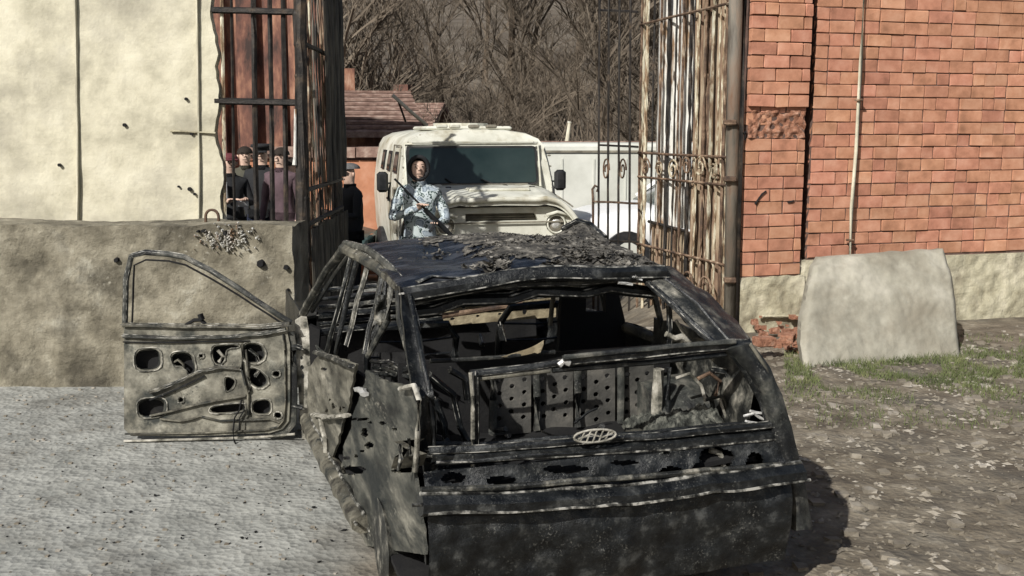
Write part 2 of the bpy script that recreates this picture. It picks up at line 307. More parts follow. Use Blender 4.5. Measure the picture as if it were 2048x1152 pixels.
# ------------------------------------------------------------------ ground and hillside
def ground_z(x, y):
    t = min(1, max(0, (y-8.8)/3.0)); k = 1-0.45*min(1, max(0, (-1.3-x)/0.8)) if x < 0 else max(0, 1-max(0, x-0.9)*1.3)
    z = -0.38*t*t*(3-2*t)*k
    if y > 14: z -= min(0.7, (y-14)*0.08)
    if y > 27: z += (y-27)*0.19 + 0.5*noise.noise(Vector((x*0.06, y*0.06, 3)))*min(1, (y-27)/10)
    z += 0.012*noise.noise(Vector((x*2.5, y*2.5, 0)))+0.007*noise.noise(Vector((x*9, y*9, 0)))
    return z
def axis(lo, hi, fine_lo, fine_hi, fs, cs):
    a = []; x = lo
    while x < hi: a.append(x); x += fs if fine_lo <= x < fine_hi else cs
    a.append(hi); return a
xs = axis(-90, 90, -4, 5, 0.09, 2.0); ys = axis(-30, 27, 2.5, 11, 0.09, 1.5)
g = MB(); vs = [(x, y, ground_z(x, y)) for y in ys for x in xs]; n = len(xs)
g.add(vs, [(j*n+i, j*n+i+1, (j+1)*n+i+1, (j+1)*n+i) for j in range(len(ys)-1) for i in range(n-1)])
g.obj("ground", M['ground'], smooth=True, fix=False, kind='structure')
ys = axis(27, 140, 27, 27, 1, 2.2); xs = axis(-90, 90, 0, 0, 1, 2.2); n = len(xs)
h = MB(); h.add([(x, y, ground_z(x, y)-(0.0 if y > 27 else 0.004)) for y in ys for x in xs], [(j*n+i, j*n+i+1, (j+1)*n+i+1, (j+1)*n+i) for j in range(len(ys)-1) for i in range(n-1)])
h.obj("hillside", M['hill'], smooth=True, fix=False, kind='structure')

# ------------------------------------------------------------------ bare trees on the slope
def tree_mesh(seed, H):
    rnd = random.Random(seed); tr = MB(); cr = MB()
    def branch(p, d, L, r, lvl):
        k = 3; pts = [p]; rs = [r]; q = p; dd = d
        for i in range(k):
            dd = (dd + Vector((rnd.uniform(-1,1), rnd.uniform(-1,1), rnd.uniform(-0.4,0.7)))*0.16).normalized()
            q = q + dd*(L/k); pts.append(q); rs.append(r*(1-0.55*(i+1)/k))
        (tr if lvl == 0 else cr).tube(pts, rs, 6 if lvl == 0 else (4 if lvl == 1 else 3))
        if lvl < 4:
            for i in range([8, 6, 5, 5][lvl]):
                t = rnd.uniform(0.22, 1.0); j = min(k-1, int(t*k)); s = pts[j].lerp(pts[j+1], t*k-j)
                ang = rnd.uniform(0, 2*PI); sp = rnd.uniform(0.5, 1.0)
                nd = (dd + Vector((math.cos(ang), math.sin(ang), rnd.uniform(-0.1, 0.4)))*sp).normalized()
                branch(s, nd, L*rnd.uniform(0.45, 0.66), max(0.011, r*0.42), lvl+1)
    branch(Vector((0,0,-0.3)), Vector((0,0,1)), H*0.52, H*0.018, 0)
    return tr, cr
protos = []
for i in range(4):
    tr, cr = tree_mesh(100+i, 8.5+i)
    protos.append((tr, cr))
tspots = []
rnd = random.Random(5)
for i in range(46):
    y = rnd.uniform(29, 58); x = (-1.0+2.0*((i*0.618) % 1))*y*0.56 + rnd.uniform(-1, 1); tspots.append((x, y))
made = {}
for i, (x, y) in enumerate(tspots):
    k = i % 4
    if k not in made:
        r0 = thing("bare_tree", "leafless brown tree in the dense thicket on the slope behind the yard", "tree", (x, y, ground_z(x, y)), rnd.uniform(0, 6), "bare trees on the slope")
        loc, rz = r0.location.copy(), r0.rotation_euler.z
        r0.location = (0,0,0); r0.rotation_euler = (0,0,0)
        a = protos[k][0].obj("trunk", M['bark'], r0, fix=False); b = protos[k][1].obj("crown", M['twig'], r0, fix=False)
        r0.location = loc; r0.rotation_euler = (0,0,rz); made[k] = (r0, a, b)
        r0.scale = (1,1,1)
    else:
        r0, a, b = made[k]; r = r0.copy(); COL.objects.link(r); r.location = (x, y, ground_z(x, y)); r.rotation_euler = (0,0,rnd.uniform(0,6))
        sc = rnd.uniform(0.8, 1.25); r.scale = (sc, sc, sc)
        for c in (a, b): q = c.copy(); COL.objects.link(q); q.parent = r
for i in range(70):
    y = rnd.uniform(25, 45); x = (-1.0+2.0*((i*0.618+.3) % 1))*y*0.54 + rnd.uniform(-1, 1); k = i % 4; r0, a, b = made[k]; r = r0.copy(); COL.objects.link(r); r['label'] = "low leafless shrub in the undergrowth at the foot of the brown slope"; r['category'] = "shrub"; r['group'] = "bare shrubs on the slope"; r.name = "bare_shrub"
    r.location = (x, y, ground_z(x, y)-0.8); r.rotation_euler = (rnd.uniform(-.2,.2), 0, rnd.uniform(0,6)); sc = rnd.uniform(0.34, 0.55); r.scale = (sc*1.3, sc*1.3, sc)
    for c in (a, b): q = c.copy(); COL.objects.link(q); q.parent = r
th = MB()
for i in range(5000):
    y = rnd.uniform(24.5, 52); x = rnd.uniform(-0.58, 0.58)*y
    if y < 29 and abs(x+1) < 5 and False: continue
    z = ground_z(x, y); H = rnd.uniform(0.8, 3.4)*(0.6+0.6*noise.noise(Vector((x*0.3, y*0.3, 0)))+0.3)
    d = Vector((rnd.gauss(0, 0.45), rnd.gauss(0, 0.3), 1)).normalized(); wd = rnd.uniform(0.008, 0.028)
    p = Vector((x, y, z)); q = p + d*H*0.55; e = q + (d+Vector((rnd.gauss(0,.4), 0, 0))).normalized()*H*0.5
    th.add([p-Vector((wd,0,0)), p+Vector((wd,0,0)), q+Vector((wd*.6,0,0)), q-Vector((wd*.6,0,0)), e], [(0,1,2,3),(3,2,4)])
th.obj("thicket", M['twig'], fix=False, kind='stuff', label="brown leafless undergrowth covering the slope below the trees", category="undergrowth")

# ------------------------------------------------------------------ far yard: wall, houses
def coping_wall(name, label, x0, x1, y, zt, mat, cop):
    t = thing(name, label, "wall", ((x0+x1)/2, y, ground_z(0, y)))
    b = MB(); b.box(((x0+x1)/2, y, (zt-1.6)/2-0.4), (x1-x0, 0.3, zt+1.6+0.8-0.2)); b.obj("wall_body", mat, t)
    # raised courses
    k = 0; z = zt-0.25
    x = x0
    c = MB()
    while x < x1:
        L = random.uniform(0.35, 0.5)
        q = MB(); q.box((x+L/2, y, zt+0.03+random.uniform(-.01,.01)), (L-0.02, 0.46, 0.16)); q.obj("coping_tile", cop, t); x += L
    return t
coping_wall("brick_boundary_wall", "orange brick boundary wall with pale coping seen left of the armoured truck", -4.2, -0.9, 16.7, 1.50, M['far_brick'], M['tile'])
coping_wall("low_plastered_wall", "long low wall with reddish coping tiles behind the pale van", -0.8, 6.5, 20.6, 1.55, M['sheet_rust'], M['tile'])
def house(name, label, c, w_, d_, zb, ze, zr, mat, rot=0):
    t = thing(name, label, "house", (c[0], c[1], zb), rot)
    R = Matrix.Rotation(rot, 3, 'Z'); C = Vector((c[0], c[1], 0))
    b = MB(); b.box((c[0], c[1], (zb+ze)/2), (w_, d_, ze-zb), rot); b.obj("wall", mat, t)
    r = MB(); e = 0.35
    P = [(-w_/2-e, -d_/2-e, ze-0.1), (w_/2+e, -d_/2-e, ze-0.1), (w_/2+e, d_/2+e, ze-0.1), (-w_/2-e, d_/2+e, ze-0.1), (-w_/2-e, 0, zr), (w_/2+e, 0, zr)]
    P = [C + R @ Vector(p) for p in P]
    r.add(P+[p-Vector((0,0,0.12)) for p in P], [(0,1,5,4),(2,3,4,5),(7,6,10,11),(9,8,11,10),(0,4,10,6),(4,3,9,10),(1,7,11,5),(5,11,8,2),(0,6,7,1),(2,8,9,3)])
    ro = r.obj("roof", M['tile'], t)
    # ridges of tile rows
    for k in range(9):
        f = (k+0.5)/9; q = MB()
        a = P[0].lerp(P[4], f)+Vector((0,0,0.03)); bb = P[1].lerp(P[5], f)+Vector((0,0,0.03)); q.tube([a, bb], 0.035, 4); q.obj("tile_row", M['tile'], ro)
    q = MB(); q.box(C + R @ Vector((w_*0.2, 0.3, zr+0.1)), (0.4, 0.4, 0.8), rot); q.obj("chimney", M['old_brick'], ro)
    for k in (-1, 1):
        q = MB(); q.box(C + R @ Vector((k*w_*0.25, -d_/2-0.02, (zb+ze)/2+0.3)), (0.9, 0.08, 1.1), rot); wo = q.obj("window", M['cream'], t)
        q = MB(); q.box(C + R @ Vector((k*w_*0.25, -d_/2-0.045, (zb+ze)/2+0.3)), (0.75, 0.06, 0.95), rot); q.obj("pane", M['glass'], wo)
    return t
house("far_house", "low far house with a dark reddish tiled roof above the orange wall", (-4.4, 23.5), 3.6, 4, -1.2, 1.95, 2.75, M['old_brick'], 0.25)
house("far_house", "small far house with a pale pinkish roof right behind the truck's roof corner", (-3.6, 28.5), 3.0, 3, -1.1, 1.8, 2.6, M['far_brick'], -0.2)
p = thing("slanting_pipe", "thin pale metal pipe slanting down above the armoured truck", "pipe", tuple(W(852, 250, 20)))
q = MB(); q.tube([W(785, 190, 20), W(820, 222, 20), W(855, 252, 20)], 0.035, 8); q.obj("pipe_length", M['plaster'], p, smooth=True)
for f in (0.15, 0.85):
    q = MB(); a = W(785, 190, 20).lerp(W(855, 252, 20), f); q.tube([a, a+Vector((0.05, 0.9, -0.4))], 0.02, 6); q.obj("bracket", M['iron'], p)

t = thing("short_pole", "short pale pole sticking up behind the plastered wall", "pole", tuple(W(1137, 285, 21)))
q = MB(); q.tube([W(1132, 300, 21), W(1139, 246, 21)], [.05, .035], 8); q.obj("pole_shaft", M['plaster'], t)
q = MB(); q.tube([W(1139, 246, 21), W(1139.5, 243, 21)], [.045, .045], 8); q.obj("pole_cap", M['cream'], t)
# ------------------------------------------------------------------ vans and cars behind
def box_van():
    Y = 17.2; a = W(1082, 287, Y); b = W(1290, 287, Y); x0, x1, zt = a.x, b.x+1.2, a.z; gz = ground_z(1.5, Y)
    t = thing("box_van", "pale grey box-bodied van parked side-on behind the armoured truck", "van", ((x0+x1)/2, Y+1, gz))
    q = MB(); q.bevbox(((x0+x1)/2, Y+1, (zt+gz+0.7)/2), (x1-x0, 2.0, zt-gz-0.7), 0.05); q.obj("cargo_box", M['van'], t)
    q = MB(); q.box(((x0+x1)/2, Y-0.015, W(1100,303,Y).z), (x1-x0-0.1, 0.03, 0.035)); q.obj("top_rail", M['cream_dk'], t)
    for k in range(5):
        q = MB(); q.box((x0+0.35+k*(x1-x0-0.5)/4.6, Y-0.008, (zt+gz+0.5)/2), (0.025, 0.016, zt-gz-1.0)); q.obj("panel_seam", M['van'], t)
    q = MB(); q.bevbox((x1+0.75, Y+1, gz+1.35), (1.4, 1.9, 1.8), 0.12); q.obj("cab", M['white'], t)
    for k in (x0+0.6, x1+0.5):
        for yy in (Y+0.15, Y+1.85):
            q = MB(); q.tube([(k, yy-0.12, gz+0.38), (k, yy+0.12, gz+0.38)], 0.38, 20); wl = q.obj("wheel", M['rubber'], t)
            q = MB(); q.tube([(k, yy-0.13, gz+0.38), (k, yy+0.13, gz+0.38)], 0.2, 12); q.obj("rim", M['van'], wl)
box_van()

def saloon(name, label, loc, rz, paint, sc=1.0):
    """three-box car lofted from rounded sections; front towards local -x"""
    t = thing(name, label, "car", loc, rz)
    Mx = parent_world(t)
    def ring(x, hw, zt, zb=0.32):
        n = 14; pts = []
        for k in range(n):
            a = 2*PI*(k+0.5)/n; ca, sa = math.cos(a), math.sin(a)
            e = 0.38; yy = math.copysign(abs(ca)**e, ca)*hw; zz = (zt+zb)/2+math.copysign(abs(sa)**e, sa)*(zt-zb)/2
            pts.append(Mx @ Vector((x*sc, yy*sc, zz*sc)))
        return pts
    body = MB(); body.loft([ring(x, hw, zt) for x, hw, zt in ((-2.05,.62,.62),(-2.0,.76,.72),(-1.6,.82,.82),(-0.85,.84,.90),(0,.85,.92),(1.1,.85,.93),(1.75,.82,.92),(2.05,.74,.86),(2.1,.6,.6))])
    smooth_angle(body.obj("body", paint, t), 50)
    cab = MB(); cab.loft([ring(x, hw, zt, 0.85) for x, hw, zt in ((-0.95,.72,.90),(-0.75,.70,1.02),(-0.35,.62,1.32),(0.1,.6,1.40),(0.7,.6,1.38),(1.15,.62,1.26),(1.6,.68,.96))])
    smooth_angle(cab.obj("glasshouse", M['glass'], t), 50)
    r = MB(); r.grid(lambda u, v: Mx @ Vector(((-0.38+u*1.5)*sc, (-0.58+v*1.16)*sc, (1.335+0.085*math.sin(PI*(0.12+u*0.76))+0.01*math.sin(PI*v))*sc)), 8, 6, 0.03); smooth_angle(r.obj("roof", paint, t))
    for sgn in (-1, 1):
        for (a, b) in (((-0.9,.74,.92),(-0.36,.62,1.33)), ((0.35,.78,.92),(0.35,.62,1.38)), ((1.55,.74,.95),(1.12,.62,1.3))):
            q = MB(); q.tube([Mx @ Vector((a[0]*sc, sgn*a[1]*sc, a[2]*sc)), Mx @ Vector((b[0]*sc, sgn*b[1]*sc, b[2]*sc))], 0.035, 6); q.obj("pillar", paint, t)
        for x in (-1.35, 1.25):
            q = MB(); q.tube([Mx @ Vector((x*sc, sgn*(.70)*sc, .3*sc)), Mx @ Vector((x*sc, sgn*(.87)*sc, .3*sc))], 0.3*sc, 20); wl = q.obj("wheel", M['rubber'], t)
            q = MB(); q.tube([Mx @ Vector((x*sc, sgn*(.80)*sc, .3*sc)), Mx @ Vector((x*sc, sgn*(.88)*sc, .3*sc))], 0.17*sc, 12); q.obj("rim", M['van'], wl)
        q = MB(); q.bevbox(Mx @ Vector((-2.03*sc, sgn*.52*sc, .68*sc)), (0.08, 0.28, 0.14), 0.02, rz); q.obj("headlight", M['glass'], t)
    q = MB(); q.bevbox(Mx @ Vector((-2.1*sc, 0, .42*sc)), (0.14, 1.5, 0.16), 0.03, rz); q.obj("bumper", M['rubber'], t)
    return t
gz = ground_z(2.5, 14)
saloon("parked_car", "bright white parked car seen through the gate bars right of the truck", (2.95, 14.9, gz-0.13), 0.10, M['white'], 1.12)
saloon("parked_car", "dark teal car half hidden between the gate and the armoured truck", (-3.88, 15.35, ground_z(-4, 15)), PI, M['teal'], 0.92)

# ------------------------------------------------------------------ old building and gateway at the left
t = thing("old_brick_building", "old brown brick building behind the left-hand gate bars", "building", (-4.6, 17.3, ground_z(-4,17)))
for_b = MB(); for_b.box((-5.6, 17.6, 2.2), (5.2, 0.5, 7.4)); for_b.obj("wall", M['old_brick'], t)
for k, x in enumerate((-7.6, -6.2, -5.2, -4.75, -4.3, -3.85, -3.5)):
    q = MB(); q.box((x, 17.25, 2.2), (0.20+0.05*(k % 3), 0.22, 7.4)); q.obj("pilaster", M['old_brick'], t)
for x in (-7.0,):
    q = MB(); q.box((x, 17.33, 2.3), (0.62, 0.1, 1.5)); f_ = q.obj("window", M['cream_dk'], t)
    q = MB(); q.box((x, 17.27, 2.3), (0.48, 0.06, 1.34)); q.obj("pane", M['glass'], f_)

# cream gate pillar / wall on the left
t = thing("cast_wall", "cream cast concrete wall with shutter lines, left of the gateway", "wall", (-4.5, 9.3, 0))
wx1 = W(438, 300, 9.0).x
def wf(u, v):
    x = -8.5+(wx1+8.5)*u; z = -0.3+4.0*v
    e = 0.02*noise.noise(Vector((x*1.2, z*1.2, 2)))+0.006*noise.noise(Vector((x*8, z*8, 2)))
    x2 = x + (0.05*noise.noise(Vector((3, z*3.0, 1)))+0.02*noise.noise(Vector((3, z*11, 1))) if u > 0.999 else 0)
    return Vector((x2, 9.0+e, z))
q = MB(); q.grid(wf, 150, 80, 0.10, (0,1,0)); q.obj("wall_body", M['plaster'], t)
for px in (393, 150):                                  # shutter-board ribs
    q = MB(); q.rag([W(px, -60, 8.985), W(px+4, 200, 8.985), W(px+6, 380, 8.985), W(px+4, 470, 8.985)], 0.035, 0.02, 0.1, 0.25, wob=.003); q.obj("shutter_rib", M['plaster'], t)
for px, py, r in ((384, 267, 0.016), (380, 378, 0.018), (358, 373, 0.01), (390, 388, 0.012), (250, 250, .016), (120, 330, .015), (373, 198, .014)):
    q = MB(); a = W(px, py, 8.99); q.tube([a, a+Vector((0,-0.02,0))], r, 8); q.obj("tie_hole", M['char_deep'], t)
q = MB(); q.rag([W(341, 262, 8.975), W(432, 266, 8.975)], 0.02, 0.015, .2); q.obj("joint_line", M['plinth'], t)

# concrete block in front of it
t = thing("concrete_block", "big stained concrete foundation block lying behind the open car door", "concrete block", (-3.3, 7.8, 0))
bx1 = W(586, 500, 7.45).x; bz = W(500, 452, 7.45).z
def blk(face):
    def f(u, v):
        if face == 'front': p = Vector((-5.6+(bx1+5.6)*u, 7.45, -0.15+(bz+0.15)*v))
        elif face == 'top': p = Vector((-5.6+(bx1+5.6)*u, 7.45+0.55*v, bz))
        elif face == 'right': p = Vector((bx1, 7.45+0.55*u, -0.15+(bz+0.15)*v))
        elif face == 'left': p = Vector((-5.6, 8.0-0.55*u, -0.15+(bz+0.15)*v))
        else: p = Vector((bx1+(-5.6-bx1)*u, 8.0, -0.15+(bz+0.15)*v))
        return p + noise.noise_vector(p*2.0)*0.025 + noise.noise_vector(p*7)*0.012 + noise.noise_vector(p*19)*0.005
    return f
q = MB()
q.grid(blk('front'), 170, 50); q.grid(blk('top'), 170, 14); q.grid(blk('right'), 14, 50); q.grid(blk('left'), 14, 50); q.grid(blk('back'), 100, 20)
q.obj("block_body", M['block'], t)
for px, py, r in ((521, 528, 0.030), (406, 462, 0.014), (450, 466, 0.016), (572, 535, 0.02), (395, 463, .01), (575, 580, .012), (232, 520, .02)):   # pits
    a = W(px, py, 7.43); q = MB(); q.tube([a+Vector((0,0.03,0)), a+Vector((0,-0.012,0))], [r, r*0.8], 9, jit=0.25); q.obj("pit", M['char_deep'], t)
q = MB()
for k in range(200):
    px = random.gauss(455, 26); py = random.gauss(478, 12); a = W(px, py, 7.425); r = random.uniform(0.003, 0.010)
    q.tube([a+Vector((0,.02,0)), a+Vector((random.uniform(-.004,.004), -0.005, random.uniform(-.004,.004)))], [r, r*.4], 5, jit=.4)
q.obj("lime_crust", M['sheet_white'], t, kind='stuff')
a = W(425, 452, 7.7); pts = [a+Vector((0.048*math.cos(x)*-1, 0, 0.0 + (0.07+0.05*math.sin(x) if x > 0 else 0))) for x in [0.01+PI*i/8 for i in range(9)]]
pts = [Vector((pts[0].x, pts[0].y, bz-0.05))]+pts+[Vector((pts[-1].x, pts[-1].y, bz-0.05))]
q = MB(); q.tube(pts, 0.011, 6, up=(0,1,0)); q.obj("lifting_loop", M['iron_rust'], t, smooth=True)

# ------------------------------------------------------------------ gates
def bar(parent, a, b, r, mat, name="bar", n=5, jit=0.06, wob=0.004):
    q = MB(); a, b = Vector(a), Vector(b); k = max(2, int((b-a).length/0.25)); pts = []
    for i in range(k+1):
        p = a.lerp(b, i/k); pts.append(p + noise.noise_vector(p*3.1)*wob)
    q.tube(pts, r, n, jit=jit); return q.obj(name, mat, parent)
def corrugated(parent, a, b, z0, z1, mat, name="sheet", pitch=0.09, depth=0.018, off=(0,0)):
    a, b = Vector(a), Vector(b); L = (b-a).length; d = (b-a)/L; nrm = Vector((d.y, -d.x, 0)); K = max(4, int(L/pitch*8)); R = 14
    def f(u, v):
        p = a.lerp(b, u); o = depth*math.copysign(abs(math.sin(u*L/pitch*PI))**0.6, math.sin(u*L/pitch*PI))
        o += 0.012*noise.noise(Vector((p.x*3, p.y*3, v*6)))
        return Vector((p.x, p.y, z0+(z1-z0)*v)) + nrm*o + Vector((off[0], off[1], 0))
    q = MB(); q.grid(f, K, R, 0.004, tuple(-nrm)); return q.obj(name, mat, parent)
def scroll(parent, c, d, r, mat, name="scroll", flip=1, sc=1):
    """iron volute in the plane spanned by d and z"""
    q = MB(); pts = []
    for i in range(22):
        a = i/21*3.2*PI; rr = r*(1-0.75*i/21); pts.append(Vector(c) + Vector(d)*math.cos(a)*rr*flip + Vector((0,0,1))*math.sin(a)*rr*sc)
    q.tube(pts, 0.010, 5, up=Vector(d).cross(Vector((0,0,1)))); return q.obj(name, mat, parent)

# fixed grille left (bars in front of people)
t = thing("iron_grille", "fixed iron grille of dark bars beside the cream wall", "grille", (-2.2, 9.0, 0))
for px, r, mt in ((449, .016, 'pale_bar'), (468, .013, 'iron'), (512, .024, 'iron'), (545, .022, 'iron'), (572, .022, 'iron')):
    bar(t, W(px-6, -60, 9.05), W(px+4, 640, 9.05), r, M[mt])
bar(t, W(430, 202, 9.02), W(605, 206, 9.02), 0.03, M['iron'], "top_rail")
bar(t, W(425, 20, 9.02), W(605, 24, 9.02), 0.03, M['iron'], "top_rail")
q = MB(); q.tube([W(591, 218, 8.95), W(590, 312, 8.95), W(589, 330, 8.95)], [0.012, 0.013, 0.02], 8); q.obj("white_bolt_rod", M['sheet_white'], t, label="bright white upright rod at the edge of the grille")
bar(t, W(600, -60, 9.0), W(607, 640, 9.0), 0.055, M['iron'], "post", 8)

# left gate leaf, swung inwards, dark
a = W(612, 400, 9.0); b = W(684, 400, 11.2); a.z = b.z = 0
t = thing("gate_leaf", "dark left gate leaf of corrugated sheet and iron bars, swung inward", "gate", tuple(a), 0)
d = (b-a).normalized(); nl = Vector((d.y, -d.x, 0)); nl = nl if nl.y < 0 else -nl
zb, zt2 = -0.15, 3.25
corrugated(t, a+nl*-0.04, b+nl*-0.04, zb+0.1, 1.02, M['sheet_dark'], "sheet", 0.17, 0.03)
corrugated(t, a.lerp(b,.45)+nl*-0.04, b+nl*-0.04, 1.38, zt2-0.05, M['sheet_dark'], "sheet", 0.17, 0.03)
for k in range(15):
    f = k/14; p_ = a.lerp(b, f)+nl*0.03; bar(t, (p_.x, p_.y, zb), (p_.x, p_.y, zt2+0.1*math.sin(f*PI)), 0.014, (M['iron'], M['post'], M['sheet_rust'], M['iron_rust'], M['pale_bar'], M['post'])[(k*7) % 6])
for z in (0.1, 1.05, 1.35, 2.6, zt2-0.1):
    bar(t, a+nl*0.0+Vector((0,0,z)), b+Vector((0,0,z)), 0.022, M['iron'], "rail")
for k in range(5):
    scroll(t, a.lerp(b, (k+0.5)/5)+nl*0.05+Vector((0,0,1.2)), d, 0.11, M['iron'], flip=1 if k % 2 else -1)
bar(t, a+nl*0.02, a+nl*0.02+Vector((0,0,zt2+0.1)), 0.05, M['iron'], "stile", 8)
bar(t, b+nl*0.02, b+nl*0.02+Vector((0,0,zt2+0.1)), 0.035, M['post'], "stile", 8)

# right gate leaf
a = W(1452, 400, 9.75); b = W(1282, 400, 11.6); e = W(1186, 400, 12.6); a.z = b.z = e.z = 0
t = thing("gate_leaf", "rusty pale right gate leaf of bars over sheet metal by the brick pier", "gate", tuple(a), 0)
d = (b-a).normalized(); nl = Vector((-d.y, d.x, 0)); nl = nl if nl.y < 0 else -nl
def along(px):
    """point on the leaf's ground line under picture column px"""
    m = (b.y-a.y)/(b.x-a.x); k = (px-1024)/F*1.013
    x = (k*(a.y - m*a.x))/(1-k*m); return Vector((x, a.y+m*(x-a.x), 0))
zt2 = 3.3
wz = W(1330, 458, 10.6).z
corrugated(t, along(1452)-nl*0.05, along(1374)-nl*0.05, 0.05, zt2, M['sheet_rust'], "sheet", 0.11, 0.03)
corrugated(t, along(1368)-nl*0.04, along(1296)-nl*0.04, wz, zt2, M['sheet_white'], "sheet", 0.13, 0.03)
corrugated(t, along(1374)-nl*0.05, along(1290)-nl*0.05, -0.2, wz-0.02, M['sheet_rust'], "sheet", 0.07, 0.012)
bar(t, along(1370)+nl*0.0+Vector((0,0,wz-0.015)), along(1294)+Vector((0,0,wz+0.01)), 0.018, M['iron'], "rail")
for k, px in enumerate((1279, 1290, 1303, 1317, 1332, 1346, 1360, 1375, 1390, 1404, 1418, 1431, 1443, 1452)):
    p_ = along(px)+nl*0.03
    bar(t, (p_.x, p_.y, -0.2), (p_.x, p_.y, zt2+0.1), (0.016, 0.022, 0.013)[k % 3], M['iron'] if k in (2, 4, 5, 7) else (M['pale_bar'] if k % 3 else M['iron_rust']))
for k in range(13):
    px = random.uniform(1288, 1448); p_ = along(px)-nl*0.01; z1_ = random.choice((zt2, zt2, 1.6, 2.4, 1.3)); z0_ = random.choice((-.2, -.2, .6, 1.3))
    if z1_ > z0_+.2: bar(t, (p_.x, p_.y, z0_), (p_.x, p_.y, z1_), random.uniform(.008,.02), random.choice((M['iron'], M['iron_rust'], M['pale_bar'])), wob=.012)
for z in (0.1, 0.62, 1.36, 1.62, 3.0):
    bar(t, along(1455)+nl*0.045+Vector((0,0,z)), along(1279)+nl*0.045+Vector((0,0,z)), 0.014, M['iron_rust'], "rail")
for k in range(6):
    p_ = along(1296+k*27)+nl*0.06
    scroll(t, p_+Vector((0,0,1.49+random.uniform(-.03,.03))), d, random.uniform(.08,.12), M['pale_bar'] if k % 3 else M['iron_rust'], flip=1 if k % 2 else -1)
for k in range(4):
    scroll(t, along(1308+k*38)+nl*0.06+Vector((0,0,0.35)), d, 0.13, M['iron_rust'], flip=1 if k % 2 else -1)
p_ = along(1279)
bar(t, p_, p_+Vector((0,0,zt2+0.1)), 0.028, M['pale_bar'], "stile", 6)
# post
t = thing("gate_post", "tall weathered steel post between right gate leaf and brick pier", "gate post", tuple(W(1466, 600, 9.62).xy)+(0,))
q = MB(); q.tube([W(1473, -60, 9.62), W(1467, 200, 9.62), W(1461, 645, 9.62)], 0.064, 10, jit=.02); q.obj("post_tube", M['post'], t, smooth=True)
q = MB(); q.tube([W(1494, -60, 9.52), W(1484, 200, 9.52), W(1474, 650, 9.52)], 0.018, 8); q.obj("side_pipe", M['iron'], t, smooth=True)
for py in (245, 358, 560):
    q = MB(); q.bevbox(W(1460, py, 9.56), (0.11, 0.1, 0.05), 0.01); q.obj("hinge", M['iron_rust'], t)
# low open grille section (bars seen against the white car)
t = thing("iron_grille", "open see-through grille section with a curled end post beside the truck", "grille", tuple(b))
b = W(1274, 400, 11.4); b.z = 0
for px, top in ((1198, 190), (1217, 190), (1238, 190), (1260, 190)):
    f = (px-1186)/(1274-1186); Y = 12.6+(11.4-12.6)*f
    bar(t, W(px+1, -40, Y), W(px-2, 640, Y), 0.014, M['iron'])
q = MB(); pts = [W(1187, 640, 12.6), W(1186, 400, 12.6), W(1185, 378, 12.6), W(1190, 371, 12.6), W(1197, 375, 12.6), W(1194, 384, 12.6)]
q.tube(pts, 0.017, 6, up=(0,1,0)); q.obj("end_post", M['iron_rust'], t, smooth=True)
for py in (403, 480, 290, 20):
    bar(t, W(1186 if py > 300 else 1198, py, 12.6), W(1276, py+4, 11.4), 0.013, M['iron'] if py != 403 else M['iron_rust'], "rail")
dd = (W(1276, 300, 11.4)-W(1186, 300, 12.6)).normalized()
for px in (1212, 1245): scroll(t, W(px, 340, 12.0), dd, 0.10, M['iron_rust'], flip=1, sc=1.4)

# ------------------------------------------------------------------ brick building at the right
A = math.radians(15); dW = Vector((math.cos(A), math.sin(A), 0)); nW = Vector((math.sin(A), -math.cos(A), 0))
W0 = Vector((2.125, 9.55, 0)); RZ = A
bt = thing("brick_building", "orange brick building with a projecting pier and plastered plinth at the right", "building", tuple(W0), 0)
def WP(tt, off, z): return W0 + dW*tt + nW*off + Vector((0,0,z))
def wall_box(t0, t1, off, z0, z1, th, nm, mt, bev=None):
    q = MB(); c = WP((t0+t1)/2, off-th/2, (z0+z1)/2); q.box(c, (t1-t0, th, z1-z0), RZ); return q.obj(nm, mt, bt)
PT = 0.605; REC = -0.05; HT = 3.5
wall_box(0.012, PT-0.012, -0.012, 0.3, HT, 0.6, "pier_core", M['mortar'])
wall_box(PT+0.10, 4.6, REC-0.012, 0.0, HT, 0.45, "wall_core", M['mortar'])
wall_box(PT-0.015, PT+0.103, REC-0.26, 0.0, HT-0.01, 0.2, "groove_back", M['shade_brick'])
brick_me = {}
def brick_mesh(L, H_, mt, seed):
    key = (round(L, 2), round(H_, 3), mt.name, seed)
    if key in brick_me: return brick_me[key]
    r2 = random.Random(seed*7+int(L*100)); q = MB(); q.bevbox((0,0,0), (L, 0.06, H_), 0.004)
    for v in q.v: v += Vector((r2.uniform(-1,1), r2.uniform(-1,1), r2.uniform(-1,1)))*0.0038
    me = bpy.data.meshes.new("brick"); me.from_pydata(q.v, [], q.f); me.materials.append(mt); brick_me[key] = me; return me
CHT = 0.1155; JT = 0.010
cands = []
def lay(t0, t1, off, z0, z1, seed):
    r2 = random.Random(seed); z = z0; row = 0
    while z < z1:
        x = t0; first = True
        while x < t1-0.02:
            L = 0.262 if not (first and row % 2) else 0.135
            if r2.random() < 0.22: L = 0.135
            L = min(L, t1-x); 
            if t1-x-L < 0.05: L = t1-x
            cands.append((x+L/2, off, z+CHT/2, L-JT, r2.randint(0, 3))); x += L; first = False
        z += CHT; row += 1
lay(0, PT, 0.0, 0.52, 2.04, 1)
lay(0, PT+0.005, 0.035, 2.07, 3.2, 2)
lay(PT+0.095, 3.6, REC, 0.67, 3.25, 3)
spalled = set()
rest = MB(); nind = 0
camf = lambda p: (1024+F*p.x/(p.y*c_-(p.z-CH)*s_), 576-F*(p.y*s_+(p.z-CH)*c_)/(p.y*c_-(p.z-CH)*s_))
def sortkey(c):
    p = WP(c[0], c[1], c[2]); x, y = camf(p); return 0 if (y > -30 and x < 2075) else 1
